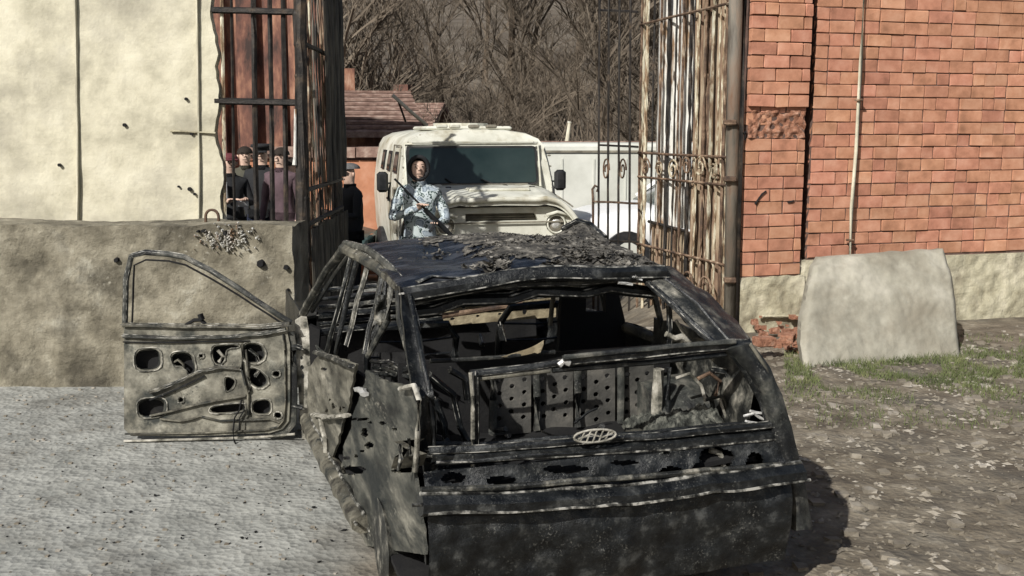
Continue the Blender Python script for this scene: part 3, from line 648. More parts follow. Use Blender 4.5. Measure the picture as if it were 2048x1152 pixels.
cands.sort(key=lambda c: (sortkey(c), 1 if c[2] > 2.75 else 0, c[0]))
for (tt, off, z, L, sd_) in cands:
    p = WP(tt, off-0.03+random.uniform(-.006, .005), z+random.uniform(-.0015,.0015)); x, y = camf(p)
    if z > 1.8 and z < 2.04 and tt < PT and off == 0.0 and random.random() < 0.8: continue   # broken away below the cornice
    if nind < 298 and sortkey((tt, off, z)) == 0:
        o = bpy.data.objects.new("brick", brick_mesh(L, CHT-JT, M['brick'], sd_)); COL.objects.link(o); o.parent = bt
        o.location = p-W0; o.rotation_euler = (random.uniform(-.008,.008), random.uniform(-.006,.006), RZ+random.uniform(-.01,.01)); nind += 1
    else: rest.box(p, (L, 0.06, CHT-JT), RZ)
rest.obj("upper_brickwork", M['brick'], bt, kind='stuff')
def spf(u, v):
    tt = 0.02+u*(PT-0.03); z = 1.795+v*0.25; o = 0.004-0.025*abs(noise.noise(Vector((tt*9, z*9, 0))))+0.035*noise.noise(Vector((tt*17, z*17, 4)))
    return WP(tt, o, z)
q = MB(); q.grid(spf, 50, 22, 0.04, tuple(-nW)); q.obj("spalled_brickwork", M['spall'], bt)
# crack on the pier
for pts in ([(1532, 382), (1524, 388), (1518, 396), (1510, 408)], [(1575, 405), (1587, 402)], [(1486, 268), (1492, 262), (1490, 280)]):
    q = MB(); q.rag([hitp(x, y, W0+nW*0.004, nW) for x, y in pts], 0.02, 0.012, .3, .03); q.obj("crack", M['char_deep'], bt)
# corner plaster strip of pier and recess
def plf(u, v):
    tt = -0.02+u*(PT+0.07); z = -0.15+v*(0.66); p = WP(tt, 0.035-0.03*v, z)
    return p + nW*(0.025*noise.noise(p*4)+0.014*noise.noise(p*12)) + Vector((0,0,(0.02*noise.noise(p*9) if v > .99 else 0)))
q = MB(); q.grid(plf, 60, 50, 0.35, tuple(-nW)); q.obj("plinth", M['plinth'], bt)
def plf2(u, v):
    tt = PT-0.02+u*4.0; z = -0.15+v*0.80; p = WP(tt, REC+0.04-0.02*v, z)
    return p + nW*(0.02*noise.noise(p*4)+0.012*noise.noise(p*12))
q = MB(); q.grid(plf2, 150, 30, 0.2, tuple(-nW)); q.obj("plinth", M['plinth'], bt)
q = MB(); q.rag([hitp(1525, 632, W0+nW*0.06, nW), hitp(1612, 632, W0+nW*0.06, nW)], 0.03, 0.02, .2); q.obj("plinth_ledge", M['plinth'], bt)
t = thing("drain_pipe", "pale painted pipe running down the recessed brick wall", "pipe", tuple(hitp(1690, 540, W0+nW*(REC+0.07), nW)))
q = MB(); q.tube([hitp(1698, 560, W0+nW*(REC+0.07), nW), hitp(1703, 420, W0+nW*(REC+0.07), nW), hitp(1712, 300, W0+nW*(REC+0.05), nW), hitp(1722, 120, W0+nW*(REC+0.05), nW), hitp(1730, -60, W0+nW*(REC+0.05), nW)], 0.017, 10); q.obj("pipe_length", M['plaster'], t, smooth=True)
for yy, xx in ((480, 1700), (200, 1718)):
    q = MB(); c = hitp(xx, yy, W0+nW*(REC+0.06), nW); q.bevbox(c, (0.06, 0.06, 0.02), 0.005, RZ); q.obj("bracket", M['iron_rust'], t)

# grey slab leaning against the wall
t = thing("leaning_slab", "grey concrete slab leaning against the brick wall over the grass", "concrete slab", tuple(G(1660, 742)))
def slf(back):
    out = [((1612,745),(1905,790)), ((1603,690),(1925,720)), ((1606,640),(1918,660)), ((1618,580),(1915,600)), ((1628,538),(1905,540)), ((1642,515),(1890,498))]
    def f(u, v):
        k = min(4, int(v*5)); fr = v*5-k; a0, b0 = out[k]; a1, b1 = out[k+1]
        ax = a0[0]+(a1[0]-a0[0])*fr; ay = a0[1]+(a1[1]-a0[1])*fr; bx = b0[0]+(b1[0]-b0[0])*fr; by = b0[1]+(b1[1]-b0[1])*fr
        px = ax+(bx-ax)*u; py = ay+(by-ay)*u
        Y = 8.05+0.75*v+0.35*u*(1-v*.5)
        p = W(px, py, Y); p = p + Vector((0,-1,0.2))*(0.02*noise.noise(p*1.2)+0.012*noise.noise(p*7)+0.006*noise.noise(p*22)); 
        ed = min(u, 1-u, 1-v)*14
        p.z += 0.02*noise.noise(Vector((u*9, v*9, 5)))
        if ed < .35: p.y += (.35-ed)*0.12
        return p
    return f
q = MB(); q.grid(slf(0), 90, 90, 0.16, (0.1,1,-0.1)); smooth_angle(q.obj("slab_body", M['grey_slab'], t), 50)

# rubble, grass, stones
def rock(q, c, r, rn=random):
    vs = []; 
    for k in range(8):
        vs.append(Vector(c)+Vector(((1 if k & 1 else -1)*r*rn.uniform(.5,1.1), (1 if k & 2 else -1)*r*rn.uniform(.5,1.1), (1 if k & 4 else -1)*r*rn.uniform(.3,.7))))
    q.add(vs, [(0,1,3,2),(4,6,7,5),(0,4,5,1),(2,3,7,6),(0,2,6,4),(1,5,7,3)])
q = MB()
for k in range(230):
    f = random.random(); p = W0 + dW*random.uniform(0.0, 1.1) + nW*random.uniform(0.05, 1.2)
    f = 1-min(1, (p-W0).dot(nW)/0.7); rock(q, (p.x, p.y, 0.02+0.17*f*random.random()), random.uniform(0.008, 0.042))
q.obj("brick_rubble", M['spall'], kind='stuff', label="heap of broken orange brick along the foot of the pier", category="rubble")
for px, py, rz, lab in ((1528, 690, .3, "half brick lying nearest the wreck at the foot of the pier"), (1575, 683, 1.2, "half brick lying nearest the grey slab at the foot of the pier")):
    p = G(px, py, 0.12); tb = thing("broken_brick", lab, "brick", (p.x, p.y, 0.05)); q = MB(); q.bevbox((p.x, p.y, 0.15), (0.17, 0.11, 0.075), 0.008, rz)
    for v in q.v: v += noise.noise_vector(v*20)*0.008
    q.obj("brick_piece", M['spall'], tb)
q = MB()
for k in range(3800):
    x = random.uniform(-3.5, 6); y = random.uniform(3.0, 10)
    if -0.9 < x < 1.4 and y < 8: 
        if random.random() < .8: continue
    rock(q, (x, y, ground_z(x, y)), random.choice([.006, .01, .014, .02, .035]) if x > 0 else random.choice([.005, .008, .012]))
for k in range(5200):
    y = random.uniform(3.2, 9); x = random.uniform(1.1, 5.2)
    r = random.choice([.004, .006, .009, .012, .018]); a_ = random.uniform(0, 3.1); z = ground_z(x, y); c = Vector((x, y, z+r*.2)); e1 = Vector((math.cos(a_), math.sin(a_), random.uniform(-.1,.1)))*r*random.uniform(1.2,2.4); e2 = Vector((-math.sin(a_), math.cos(a_), random.uniform(-.1,.1)))*r
    q.add([c-e1, c+e2, c+e1, c-e2, c+Vector((0,0,r*.7))], [(0,1,4),(1,2,4),(2,3,4),(3,0,4)])
q.obj("loose_stones", M['stone'], fix=False, kind='stuff', label="loose stones and grit strewn over the ground round the wreck", category="stones")
q = MB()
for k in range(450):
    x = random.gauss(-1.1, .8); y = random.gauss(5.2, 1.2)
    if y < 3 or y > 7.2: continue
    z = ground_z(x, y)+.003; r = random.uniform(.0015,.006)*random.choice((.6,1,1,1.8)); a_ = random.uniform(0,6.3); e1 = Vector((math.cos(a_), math.sin(a_), random.uniform(-.2,.3)))*r*1.8; e2 = Vector((-math.sin(a_), math.cos(a_), random.uniform(-.2,.3)))*r
    c = Vector((x,y,z+r*.3)); q.add([c-e1, c+e2, c+e1, c-e2, c+Vector((0,0,-.01))], [(0,1,2,3),(0,3,4),(3,2,4),(2,1,4),(1,0,4)])
q.obj("charred_flakes", M['char_deep'], fix=False, kind='stuff', label="charred flakes and soot fragments scattered on the pale ash beside the wreck", category="debris")
q = MB()
for k in range(15000):
    px = random.uniform(1570, 2120); py = random.gauss(735, 30)
    if random.random() < 0.15: py = random.uniform(690, 860)
    p = G(px, py); 
    if p.y > 9.4 or noise.noise(Vector((p.x*2.2, p.y*2.2, 8))) < -0.12: continue
    h_ = random.uniform(0.02, 0.075); dx, dy = random.gauss(0,.5)*h_, random.gauss(0,.5)*h_; z = ground_z(p.x, p.y)-0.005; ww = 0.0035; aa = random.uniform(0, PI); ex, ey = math.cos(aa)*ww, math.sin(aa)*ww
    q.add([(p.x-ex, p.y-ey, z), (p.x+ex, p.y+ey, z), (p.x+dx, p.y+dy, z+h_)], [(0,1,2)])
q.obj("grass", M['grass'], fix=False, kind='stuff', label="short patchy grass in front of the grey slab", category="grass")

# ------------------------------------------------------------------ armoured truck
TR = Vector((-0.10, 11.35, -0.38)); TZ = math.radians(12.8)
truck = thing("armoured_truck", "dusty cream armoured truck with dark windscreen facing the gateway", "truck", tuple(TR), TZ)
TM = parent_world(truck)
def T(x, y, z): return TM @ Vector((x, y, z))
class TB(MB):
    pass
def tobj(q, nm, mt, par=None, sm=None):
    q.v = [TM @ v for v in q.v]; o = q.obj(nm, mt, par or truck)
    if sm: smooth_angle(o, sm)
    return o
def csec(z_scale=1.0, in_=0.0):
    half = [(0.88-in_,0.62),(0.93-in_,0.9),(0.95-in_,1.35),(0.935-in_,1.62),(0.90-in_,1.85),(0.86-in_,2.05),(0.80-in_,2.15),(0.66-in_,2.215),(0.4,2.255),(0,2.27)]
    return half
half = csec(); sec = [(x, z) for x, z in half] + [(-x, z) for x, z in reversed(half[:-1])]
def fy(z): return 1.32 + max(0, z-1.55)*0.28
rings = []
for k, (yo, sh) in enumerate(((0.0, 0.97), (0.03, 0.995), (0.08, 1.0), (1.2, 1.0), (2.4, 1.0), (3.45, 1.0), (3.5, 0.98))):
    ring = []
    for x, z in sec:
        zz = 0.62+(z-0.62)*(sh if z > 1.9 else 1); y = (fy(z)+yo if k < 4 else 1.32+yo)
        if z > 2.1 and k < 3: y += (z-2.1)*1.2; 
        ring.append(Vector((x*sh, y, zz)))
    rings.append(ring)
q = MB(); q.loft(rings); tobj(q, "cab_body", M['cream'], sm=40)
# roof plinth, hatch and lamps
q = MB(); q.bevbox((0, 2.6, 2.275), (1.1, 1.3, 0.05), 0.02); roofp = tobj(q, "roof_panel", M['cream'])
q = MB(); q.tube([(0.0, 2.6, 2.29), (0.0, 2.6, 2.34)], 0.36, 20); tobj(q, "roof_hatch", M['cream'])
for x in (-0.38, -0.22, 0.02, 0.24):
    q = MB(); q.bevbox((x, 1.78, 2.295), (0.13, 0.1, 0.045), 0.012); tobj(q, "roof_lamp", M['cream'] if x < 0 else M['cream_dk'])
# windscreen
def front_pt(x, z, out=0.0): return Vector((x, fy(z)-out, z))
def quad_sheet(nm, x0, x1, z0, z1, out, mt, r=0.05, th=0.02, wob=0.0, par=None):
    pts = []
    for (cx, cz, a0) in ((x1-r, z1-r, 0), (x0+r, z1-r, 90), (x0+r, z0+r, 180), (x1-r, z0+r, 270)):
        for k in range(4): an = math.radians(a0+k*30); pts.append((cx+r*math.cos(an), cz+r*math.sin(an)))
    a = [front_pt(x, z, out) for x, z in pts]; bk = [p+Vector((0, th, 0)) for p in a]; n_ = len(a)
    q = MB(); q.add(a+bk, [tuple(range(n_)), tuple(range(2*n_-1, n_-1, -1))]+[(i, (i+1) % n_, n_+(i+1) % n_, n_+i) for i in range(n_)])
    return tobj(q, nm, mt, par)
sb = quad_sheet("windscreen_seal", -0.86, 0.735, 1.595, 2.06, 0.010, M['rubber'], 0.05, 0.03)
quad_sheet("windscreen", -0.835, 0.71, 1.62, 2.035, 0.016, M['glass'], 0.04, 0.02)
# frame ribs around screen
for pts, nm in (([front_pt(-0.88, 1.57, .005), front_pt(-0.885, 2.08, .005), front_pt(0.76, 2.09, .005), front_pt(0.765, 1.57, .005)], "screen_frame"),):
    q = MB(); q.tube(pts, 0.022, 6, up=(0,1,0)); tobj(q, nm, M['cream'], sm=60)
q = MB(); q.tube([front_pt(-0.80, 2.075, 0.02)+Vector((0,0,0.03)), front_pt(0.70, 2.075, 0.02)+Vector((0,0,0.03))], 0.012, 5); tobj(q, "rain_gutter", M['cream'])
# bonnet
def hood(u, v):
    x = -0.88+1.76*u; y = -0.02+1.36*v; s = abs(2*u-1); wdt = 0.86+0.08*v
    x = (2*u-1)*wdt; z = 1.525+0.08*v + 0.035*math.sin(PI*v) - 0.02*s - (max(0, s-0.62)/0.38)**2.0*0.27*(1-0.45*v)
    z += 0.014*math.exp(-((s-0.55)/0.05)**2) - (0.05*(1-v*8)**2 if v < 0.125 else 0)
    return Vector((x, y, z))
q = MB(); q.grid(hood, 60, 34, 0.035); tobj(q, "bonnet", M['cream'], sm=35)
q = MB(); q.tube([hood(k/40, 0)+Vector((0,-.015,.030)) for k in range(41)], .030, 8); tobj(q, "bonnet_lip", M['cream'], sm=60)
q = MB(); q.tube([hood(.08+k/40*.84, 0)+Vector((0,.06,-.04)) for k in range(41)], .012, 6); tobj(q, "bonnet_gap_or_shadow_line", M['rubber'])  # black tube drawn in as the shadow line under the lip
for vv in (0.35,): 
    q = MB(); q.tube([hood(0.22, .72)+Vector((0,0,.008)), hood(0.78, .72)+Vector((0,0,.008))], 0.008, 5); tobj(q, "bonnet_seam", M['cream_dk'])
q = MB(); q.bevbox((0.05, 0.5, 1.585), (0.7, 0.26, 0.035), 0.012); tobj(q, "bonnet_vent", M['cream'])
q = MB(); q.tube([(0.46, .66, 1.59), (0.52, .66, 1.59)], 0.022, 8); tobj(q, "bonnet_latch", M['rubber'])
q = MB(); q.tube([(-0.46, .66, 1.59), (-0.52, .66, 1.59)], 0.022, 8); tobj(q, "bonnet_latch", M['rubber'])
# front fascia with grille slot and lamps
def arch(r, cx, cz, n_=12): return [(cx+r*math.cos(2*PI*k/n_), cz+r*math.sin(2*PI*k/n_)) for k in range(n_)]
q = MB(); q.plate([(-0.84, 0.55), (0.84, 0.55), (0.86, 1.25), (0.72, 1.41), (-0.72, 1.41), (-0.86, 1.25)], [[(-0.40,1.26),(0.42,1.26),(0.38,1.345),(-0.40,1.345)], arch(0.115, -0.62, 1.22), arch(0.115, 0.62, 1.22)], (0, 0.08, 0), (1,0,0), (0,0,1), 0.06)
tobj(q, "front_panel", M['cream'])
q = MB(); q.box((0, 0.26, 1.26), (0.9, 0.05, 0.28)); tobj(q, "grille_cavity", M['char_deep'])
for k in range(3):
    q = MB(); q.box((0.01, 0.16, 1.28+k*0.025), (0.8, 0.03, 0.006)); tobj(q, "grille_slat", M['cream_dk'])
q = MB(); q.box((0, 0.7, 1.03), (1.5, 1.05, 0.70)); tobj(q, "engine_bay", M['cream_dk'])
for sx in (-1, 1):
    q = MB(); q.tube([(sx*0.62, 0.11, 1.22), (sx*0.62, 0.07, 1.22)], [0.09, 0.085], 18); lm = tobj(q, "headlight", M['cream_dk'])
    q = MB(); q.tube([(sx*0.62, 0.07, 1.22), (sx*0.62, 0.052, 1.22)], [0.055, 0.03], 14); tobj(q, "lamp_glass", M['bright'], lm)
    q = MB(); q.tube([(sx*0.62+0.10*math.cos(a_), 0.055, 1.22+0.10*math.sin(a_)) for a_ in [2*PI*k/18 for k in range(18)]], 0.011, 6, up=(0,1,0), closed=True); tobj(q, "bezel", M['cream'], lm)
    q = MB(); q.rag([(sx*(0.50), 0.03, 1.32), (sx*0.62, 0.02, 1.355), (sx*0.76, 0.04, 1.32)], 0.03, 0.03, .05, .06, .0); tobj(q, "lamp_brow", M['cream'])
    def fend(u, v, sx=sx):
        a_ = PI*(0.0+u); y = 0.75-0.62*math.cos(a_); z = 0.72+0.56*math.sin(a_)**0.7
        return Vector((sx*(0.80+0.20*v-0.03*v*v), y, z-0.04*v*v))
    q = MB(); q.grid(fend, 24, 6, 0.03); tobj(q, "wing", M['cream'], sm=45)
    for yy in (0.75, 3.75):
        q = MB(); q.tube([(sx*0.72, yy, .45), (sx*0.76, yy, .45), (sx*0.98, yy, .45), (sx*1.0, yy, .45)], [.40, .45, .45, .40], 24); wl = tobj(q, "wheel", M['rubber'], sm=40)
        q = MB(); q.tube([(sx*0.9, yy, .45), (sx*1.01, yy, .45)], [.24, .2], 16); tobj(q, "rim", M['cream_dk'], wl)
q = MB(); q.bevbox((0, -0.08, 0.68), (1.8, 0.22, 0.24), 0.03); tobj(q, "bumper", M['cream'])
for sx in (-1, 1):
    for k in range(9):
        q = MB(); q.tube([(sx*.905, fy(.9+k*.13)+.08, .9+k*.13), (sx*.915, fy(.9+k*.13)+.02, .9+k*.13)], .010, 6); tobj(q, "bolt_head", M['cream_dk'])
    q = MB(); q.tube([(sx*.80, .03, 1.41), (sx*.86, .5, 1.43), (sx*.90, 1.1, 1.47), (sx*.90, 1.3, 1.5)], .009, 5); tobj(q, "bonnet_gap_or_shadow_line", M['cream_dk'])
    q = MB(); q.bevbox((sx*.74, .02, 1.10), (.09,.03,.06), .008); tobj(q, "indicator", M['iron_rust'])
for k in range(12):
    q = MB(); q.tube([front_pt(-.84+k*.141, 2.105, .012), front_pt(-.84+k*.141, 2.105, .0)], .008, 6); tobj(q, "rivet", M['cream_dk'])
q = MB(); q.tube([(-.70,.05,1.245), (.70,.05,1.245)], .010, 5); tobj(q, "panel_seam", M['cream_dk'])
for x in (-.33, .35):
    q = MB(); q.bevbox((x, 1.22, 1.60), (.10, .16, .03), .008); tobj(q, "bonnet_hinge", M['cream_dk'])
q = MB(); q.grid(lambda u, v: Vector((-.55+1.1*u, 1.34+.10*v, 1.575+.02*v)), 12, 2, .01); tobj(q, "air_intake_grille", M['cream_dk'])
# wipers
for a_, b_ in ((( -0.28, 1.60), (-0.42, 1.68)), ((0.22, 1.61), (0.02, 1.66))):
    q = MB(); q.tube([front_pt(a_[0], a_[1]-0.02, .05), front_pt(b_[0], b_[1], .04)], 0.010, 5); tobj(q, "wiper", M['rubber'])
for pts in ([(913, 372), (920, 386)], [(1003, 366), (1031, 382)]):
    q = MB(); q.tube([W(pts[0][0], pts[0][1], 12.45), W(pts[1][0], pts[1][1], 12.1)], 0.013, 5); q.obj("wiper_arm", M['rubber'], truck)
# mirrors
for sx, px, py in ((1, 1120, 360), (-1, 765, 364)):
    c = W(px, py, 12.5); q = MB(); q.bevbox(c, (0.135, 0.10, 0.245), 0.03, TZ); mo = q.obj("mirror", M['rubber'], truck)
    q = MB(); q.tube([W(px-sx*13, py+16, 12.6), W(px-sx*16, py+2, 12.6), W(px, py+4, 12.5)], 0.012, 6); q.obj("mirror_arm", M['rubber'], mo)
    q = MB(); q.tube([W(px-sx*13, py+16, 12.6), W(px-sx*12, py+38, 12.6)], 0.015, 6); q.obj("mirror_bracket", M['rubber'], mo)
# side windows, doors on both sides
for sx in (-1, 1):
    for y0, y1 in ((1.9, 2.35), (2.75, 3.1), (3.5, 3.85)):
        q = MB(); 
        vs = [(sx*(0.928+0.0), y0, 1.72), (sx*0.928, y1, 1.72), (sx*0.882, y1, 1.98), (sx*0.882, y0, 1.98)]
        q.add([Vector(v)+Vector((sx*0.012, 0, 0)) for v in vs]+[Vector(v)-Vector((sx*0.02, 0, 0)) for v in vs], [(0,1,2,3),(7,6,5,4),(0,4,5,1),(1,5,6,2),(2,6,7,3),(3,7,4,0)])
        wo = tobj(q, "side_window", M['rubber'])
        q = MB(); m_ = 0.03; vs = [(sx*(0.922), y0+m_, 1.75), (sx*0.922, y1-m_, 1.75), (sx*0.888, y1-m_, 1.95), (sx*0.888, y0+m_, 1.95)]
        q.add([Vector(v)+Vector((sx*0.016, 0, 0)) for v in vs]+[Vector(v) for v in vs], [(0,1,2,3),(7,6,5,4),(0,4,5,1),(1,5,6,2),(2,6,7,3),(3,7,4,0)])
        tobj(q, "pane", M['glass'], wo)
    q = MB()
    q.tube([(sx*0.955, 1.75, 0.75), (sx*0.965, 1.75, 1.35), (sx*0.945, 1.75, 1.66), (sx*0.885, 1.85, 2.06), (sx*0.885, 2.5, 2.06), (sx*0.945, 2.5, 1.66), (sx*0.965, 2.5, 1.35), (sx*0.955, 2.5, .75)], 0.012, 5, up=(0,1,0)); tobj(q, "door_seam", M['cream_dk'])
    for z in (1.05, 1.5):
        q = MB(); q.bevbox((sx*0.985, 1.72, z), (0.05, 0.09, 0.12), 0.01); tobj(q, "door_hinge", M['cream_dk'])
    q = MB(); q.bevbox((sx*0.99, 2.4, 1.38), (0.04, 0.16, 0.035), 0.01); tobj(q, "door_handle", M['rubber'])
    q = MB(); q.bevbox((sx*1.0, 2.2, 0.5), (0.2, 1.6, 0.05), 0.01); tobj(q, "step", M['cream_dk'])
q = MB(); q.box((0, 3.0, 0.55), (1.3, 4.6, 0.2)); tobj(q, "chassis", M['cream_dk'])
# ------------------------------------------------------------------ burnt-out hatchback
car = thing("burnt_car", "burnt-out black hatchback wreck without glass, left front door hanging open", "car", (0.299, 3.803, 0), 0.3096)
KM = parent_world(car); KI = KM.inverted(); KR = KM.to_3x3()
def K(x, y, z): return KM @ Vector((x, y, z))
def PL(px, py):
    """point of the left flank (leans in above the belt line)"""
    p = hitp(px, py, K(-.74, 2.75, .8), KR @ Vector((1, .02, 0)))
    if p.z > .85: p = hitp(px, py, K(-.74, 2.75, .85), KR @ Vector((1, .02, -.25)))
    return p
def PR(px, py, y): return hitp(px, py, K(0, y, 0), KR @ Vector((0, 1, 0)))
def part(nm, q, mt, par=None, sm=None, **kw):
    o = q.obj(nm, mt, par or car, **kw)
    if sm: smooth_angle(o, sm)
    return o
M['edge'] = material("edge_highlight_steel", [(0.40, (0.01,0.01,0.01)), (0.50, (0.10,0.10,0.09)), (0.60, (0.45,0.44,0.40))], 22, 0.4, 0.3, 60, 0.2, spec=0.7, bdist=0.004)  # pale colour stands in for highlights along the bar edges
def rag(nm, pts, wd, th=None, mt='char', par=None, **kw):
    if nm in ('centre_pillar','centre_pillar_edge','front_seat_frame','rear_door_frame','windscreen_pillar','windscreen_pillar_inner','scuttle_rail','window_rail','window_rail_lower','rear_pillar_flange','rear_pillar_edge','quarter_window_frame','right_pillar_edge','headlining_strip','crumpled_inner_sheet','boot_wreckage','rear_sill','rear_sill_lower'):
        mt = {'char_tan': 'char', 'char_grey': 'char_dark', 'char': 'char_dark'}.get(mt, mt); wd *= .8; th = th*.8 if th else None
    q = MB(); kw.setdefault('jit', .12); kw['jit'] *= .45; kw['wob'] = kw.get('wob', .006)*.7; kw['n'] = 8; st = random.getstate(); q.rag(pts, wd, th, **kw)
    if wd >= .024 and mt in ('char', 'char_dark', 'char_grey', 'char_tan'):
        q.cur = 1; t_ = (th or wd); k2 = dict(kw); k2['jit'] = .3; k2['n'] = 5
        for off, rr in ((Vector((0,0,t_*.54)), .15), (KR @ Vector((-wd*.40,-wd*.38,t_*.2)), .13), (KR @ Vector((.2*wd,-wd*.52,-t_*.25)), .11)):
            q.rag([Vector(p)+off for p in pts], wd*rr, None, **k2)
        return part(nm, q, [M[mt], M['edge']], par, 40)
    return part(nm, q, M[mt], par, 40)
# roof skin
RLc, RRc, FLc, FRc = Vector((-.64,.37,1.265)), Vector((.485,.42,1.295)), Vector((-.61,1.78,1.275)), Vector((.70,1.70,1.285))
def roof(u, v):
    p = RLc.lerp(RRc, u).lerp(FLc.lerp(FRc, u), v)
    z = 0.036*math.sin(PI*u)**0.7 + 0.03*math.sin(PI*v)*math.sin(PI*u) - 0.03*(1-v)*(1-math.sin(PI*u))*0
    z += -0.05*math.exp(-((u-.28)**2/.02+(v-.45)**2/.06))                                  # sagging dent
    cr = max(0, min(1, (u-.3)*3))*max(0, min(1, (1.1-v)*2)); s = Vector((u*5, v*6, 0))
    z += 0.011*noise.noise(s)+ cr*(0.016*noise.noise(s*2.3)+0.010*noise.noise(s*6))
    z += 0.075*math.exp(-((u-.93)**2/.006+(v-.93)**2/.02)) - 0.035*math.exp(-((u-.76)**2/.006+(v-1)**2/.03))
    if v < .12: z -= 0.045*(1-v/.12)**2*(1 if u > .34 else 1+.35*math.sin(PI*u/.34))
    p.z += z
    return KM @ p
q = MB(); q.grid(roof, 130, 110, 0.006); q.cur = 1
ro = part("roof_skin", q, M['roof'], sm=60)
q = MB(); nu, nv = 220, 150; vs = []
for j in range(nv+1):
    for i in range(nu+1):
        p = roof(i/nu, j/nv); e_ = abs(noise.noise(p*26))*.010+abs(noise.noise(p*70))*.006; vs.append(p+Vector((0,0,.001+e_)))
fs = []
for j in range(nv):
    for i in range(nu):
        u, v = i/nu, j/nv; m_ = noise.noise(Vector((u*3.2, v*3, 7)))*.55+noise.noise(Vector((u*13, v*10, 1)))*.35+noise.noise(Vector((u*40, v*30, 1)))*.25
        tgt = (u-.34)*1.3-abs(v-.55)*.15 if v > .12 else (u-.55)*1.2
        if m_+tgt > .12 and v > .02: fs.append((j*(nu+1)+i, j*(nu+1)+i+1, (j+1)*(nu+1)+i+1, (j+1)*(nu+1)+i))
q.add(vs, fs); part("ash_layer", q, M['roof_ash'], ro, fix=False)
# crumbled ash and paint flakes on the roof
q = MB(); rr_ = random.Random(9)
for k in range(5200):
    u = rr_.betavariate(3.2, 2.0); v = rr_.betavariate(1.1, 2.2) if rr_.random() < .6 else rr_.random()
    if noise.noise(Vector((u*6, v*5, 3))) + (u-.5)*0.9 < 0.02: continue
    p = roof(u, v); r = rr_.uniform(0.002, 0.009)*(1.5 if v < .2 else 1); d = noise.noise_vector(p*60)
    a = rr_.uniform(0, 6.3); e1 = Vector((math.cos(a), math.sin(a), rr_.uniform(-.6, .6)))*r*1.6; e2 = Vector((-math.sin(a), math.cos(a), rr_.uniform(-.6,.6)))*r
    c = p+Vector((0,0,r*.5)); q.add([c-e1, c+e2, c+e1+Vector((0,0,r*.6)), c-e2], [(0,1,2),(0,2,3)])
part("roof_flakes", q, M['roof_ash'], ro, fix=False, kind='stuff')
rag("roof_dent_ridge", [roof(.86,.97)+Vector((0,0,.02)), roof(.9,.9)+Vector((0,0,.02)), roof(.96,.9)+Vector((0,0,.01)), roof(1,.8)], .035, .03, 'char_dark', ro)
rag("glare_streak", [roof(.07,.05)+Vector((0,0,.004)), roof(.12,.07)+Vector((0,0,.005)), roof(.19,.055)+Vector((0,0,.005)), roof(.27,.05)+Vector((0,0,.003))], .030, .006, 'edge', ro, jit=.4, wob=.006)  # roof glare put in as a thin pale strip
# rear roof lip and header
def rr2(u, dz, dy=0): p = KM @ (RLc.lerp(RRc, u)+Vector((0,0,.036*max(0,math.sin(PI*min(1,max(0,u))))**.7-.012))); return p + KR @ Vector((0, dy, dz))
rag("rear_header", [rr2(u/10, -.022-.008*math.sin(u), -.02) for u in range(11)], .05, .055, 'char_dark', wob=.004)
rag("rear_header_flange", [rr2(u/10, -.058-.006*math.cos(u), .02) for u in range(11)], .035, .03, 'char', wob=.005)
rag("hatch_hinge_rail", [rr2(.02+u/10*.96, -.105-.012*math.sin(u*2.1), .05) for u in range(11)], .06, .045, 'char_dark', wob=.01)
rag("headlining_strip", [PR(822, 603, .55), PR(900, 588, .55), PR(1000, 590, .6), PR(1090, 583, .6)], .03, .05, 'char', wob=.02, jit=.3)
q = MB(); 
for pts in ([(1240,560),(1262,556),(1282,563)], [(1246,548),(1258,560)], [(1272,546),(1262,560)], [(1236,570),(1262,572)]): q.rag([PR(x, y-4, .38) for x, y in pts], .022, .012, .4, .02, .004)
part("melted_blob", q, M['bright'], label="bright melted metal at the right roof corner")
q = MB(); q.rag([PR(858,592,.6), PR(866,580,.6), PR(876,590,.6)], .02, .015, .4, .02); part("melted_blob", q, M['char_tan'])
# left side rails and pillars
rag("cant_rail", [PL(688,497), PL(720,512), PL(765,540), PL(804,574)], .055, .05, 'char_tan', wob=.008)
rag("roof_gutter", [PL(690,487), PL(735,498), PL(775,528), PL(806,562)], .03, .03, 'char_grey', wob=.006)
Abase = W(603, 632, 6.2); At = PL(690, 495)
rag("windscreen_pillar", [At, PL(655,540) .lerp(W(655,540,5.75),.7), Abase], .06, .05, 'char_tan', wob=.006)
rag("windscreen_pillar_inner", [PL(700,506), W(668,552,5.7), W(624,622,6.15)], .028, .03, 'char_grey', wob=.006)
# scuttle / dashboard end seen in the front window
for k, (y0, y1, mt, w_) in enumerate(((606,612,'char_grey',.03),(622,628,'char',.025),(640,640,'char_tan',.03),(652,650,'char_dark',.045),(668,662,'char',.03),(690,690,'char_dark',.05))):
    rag("scuttle_rail", [K(-.68,2.62,.92-k*.05), K(-.3,2.66,.93-k*.05), K(.3,2.66,.93-k*.045)], w_, w_, mt, wob=.012, jit=.25)
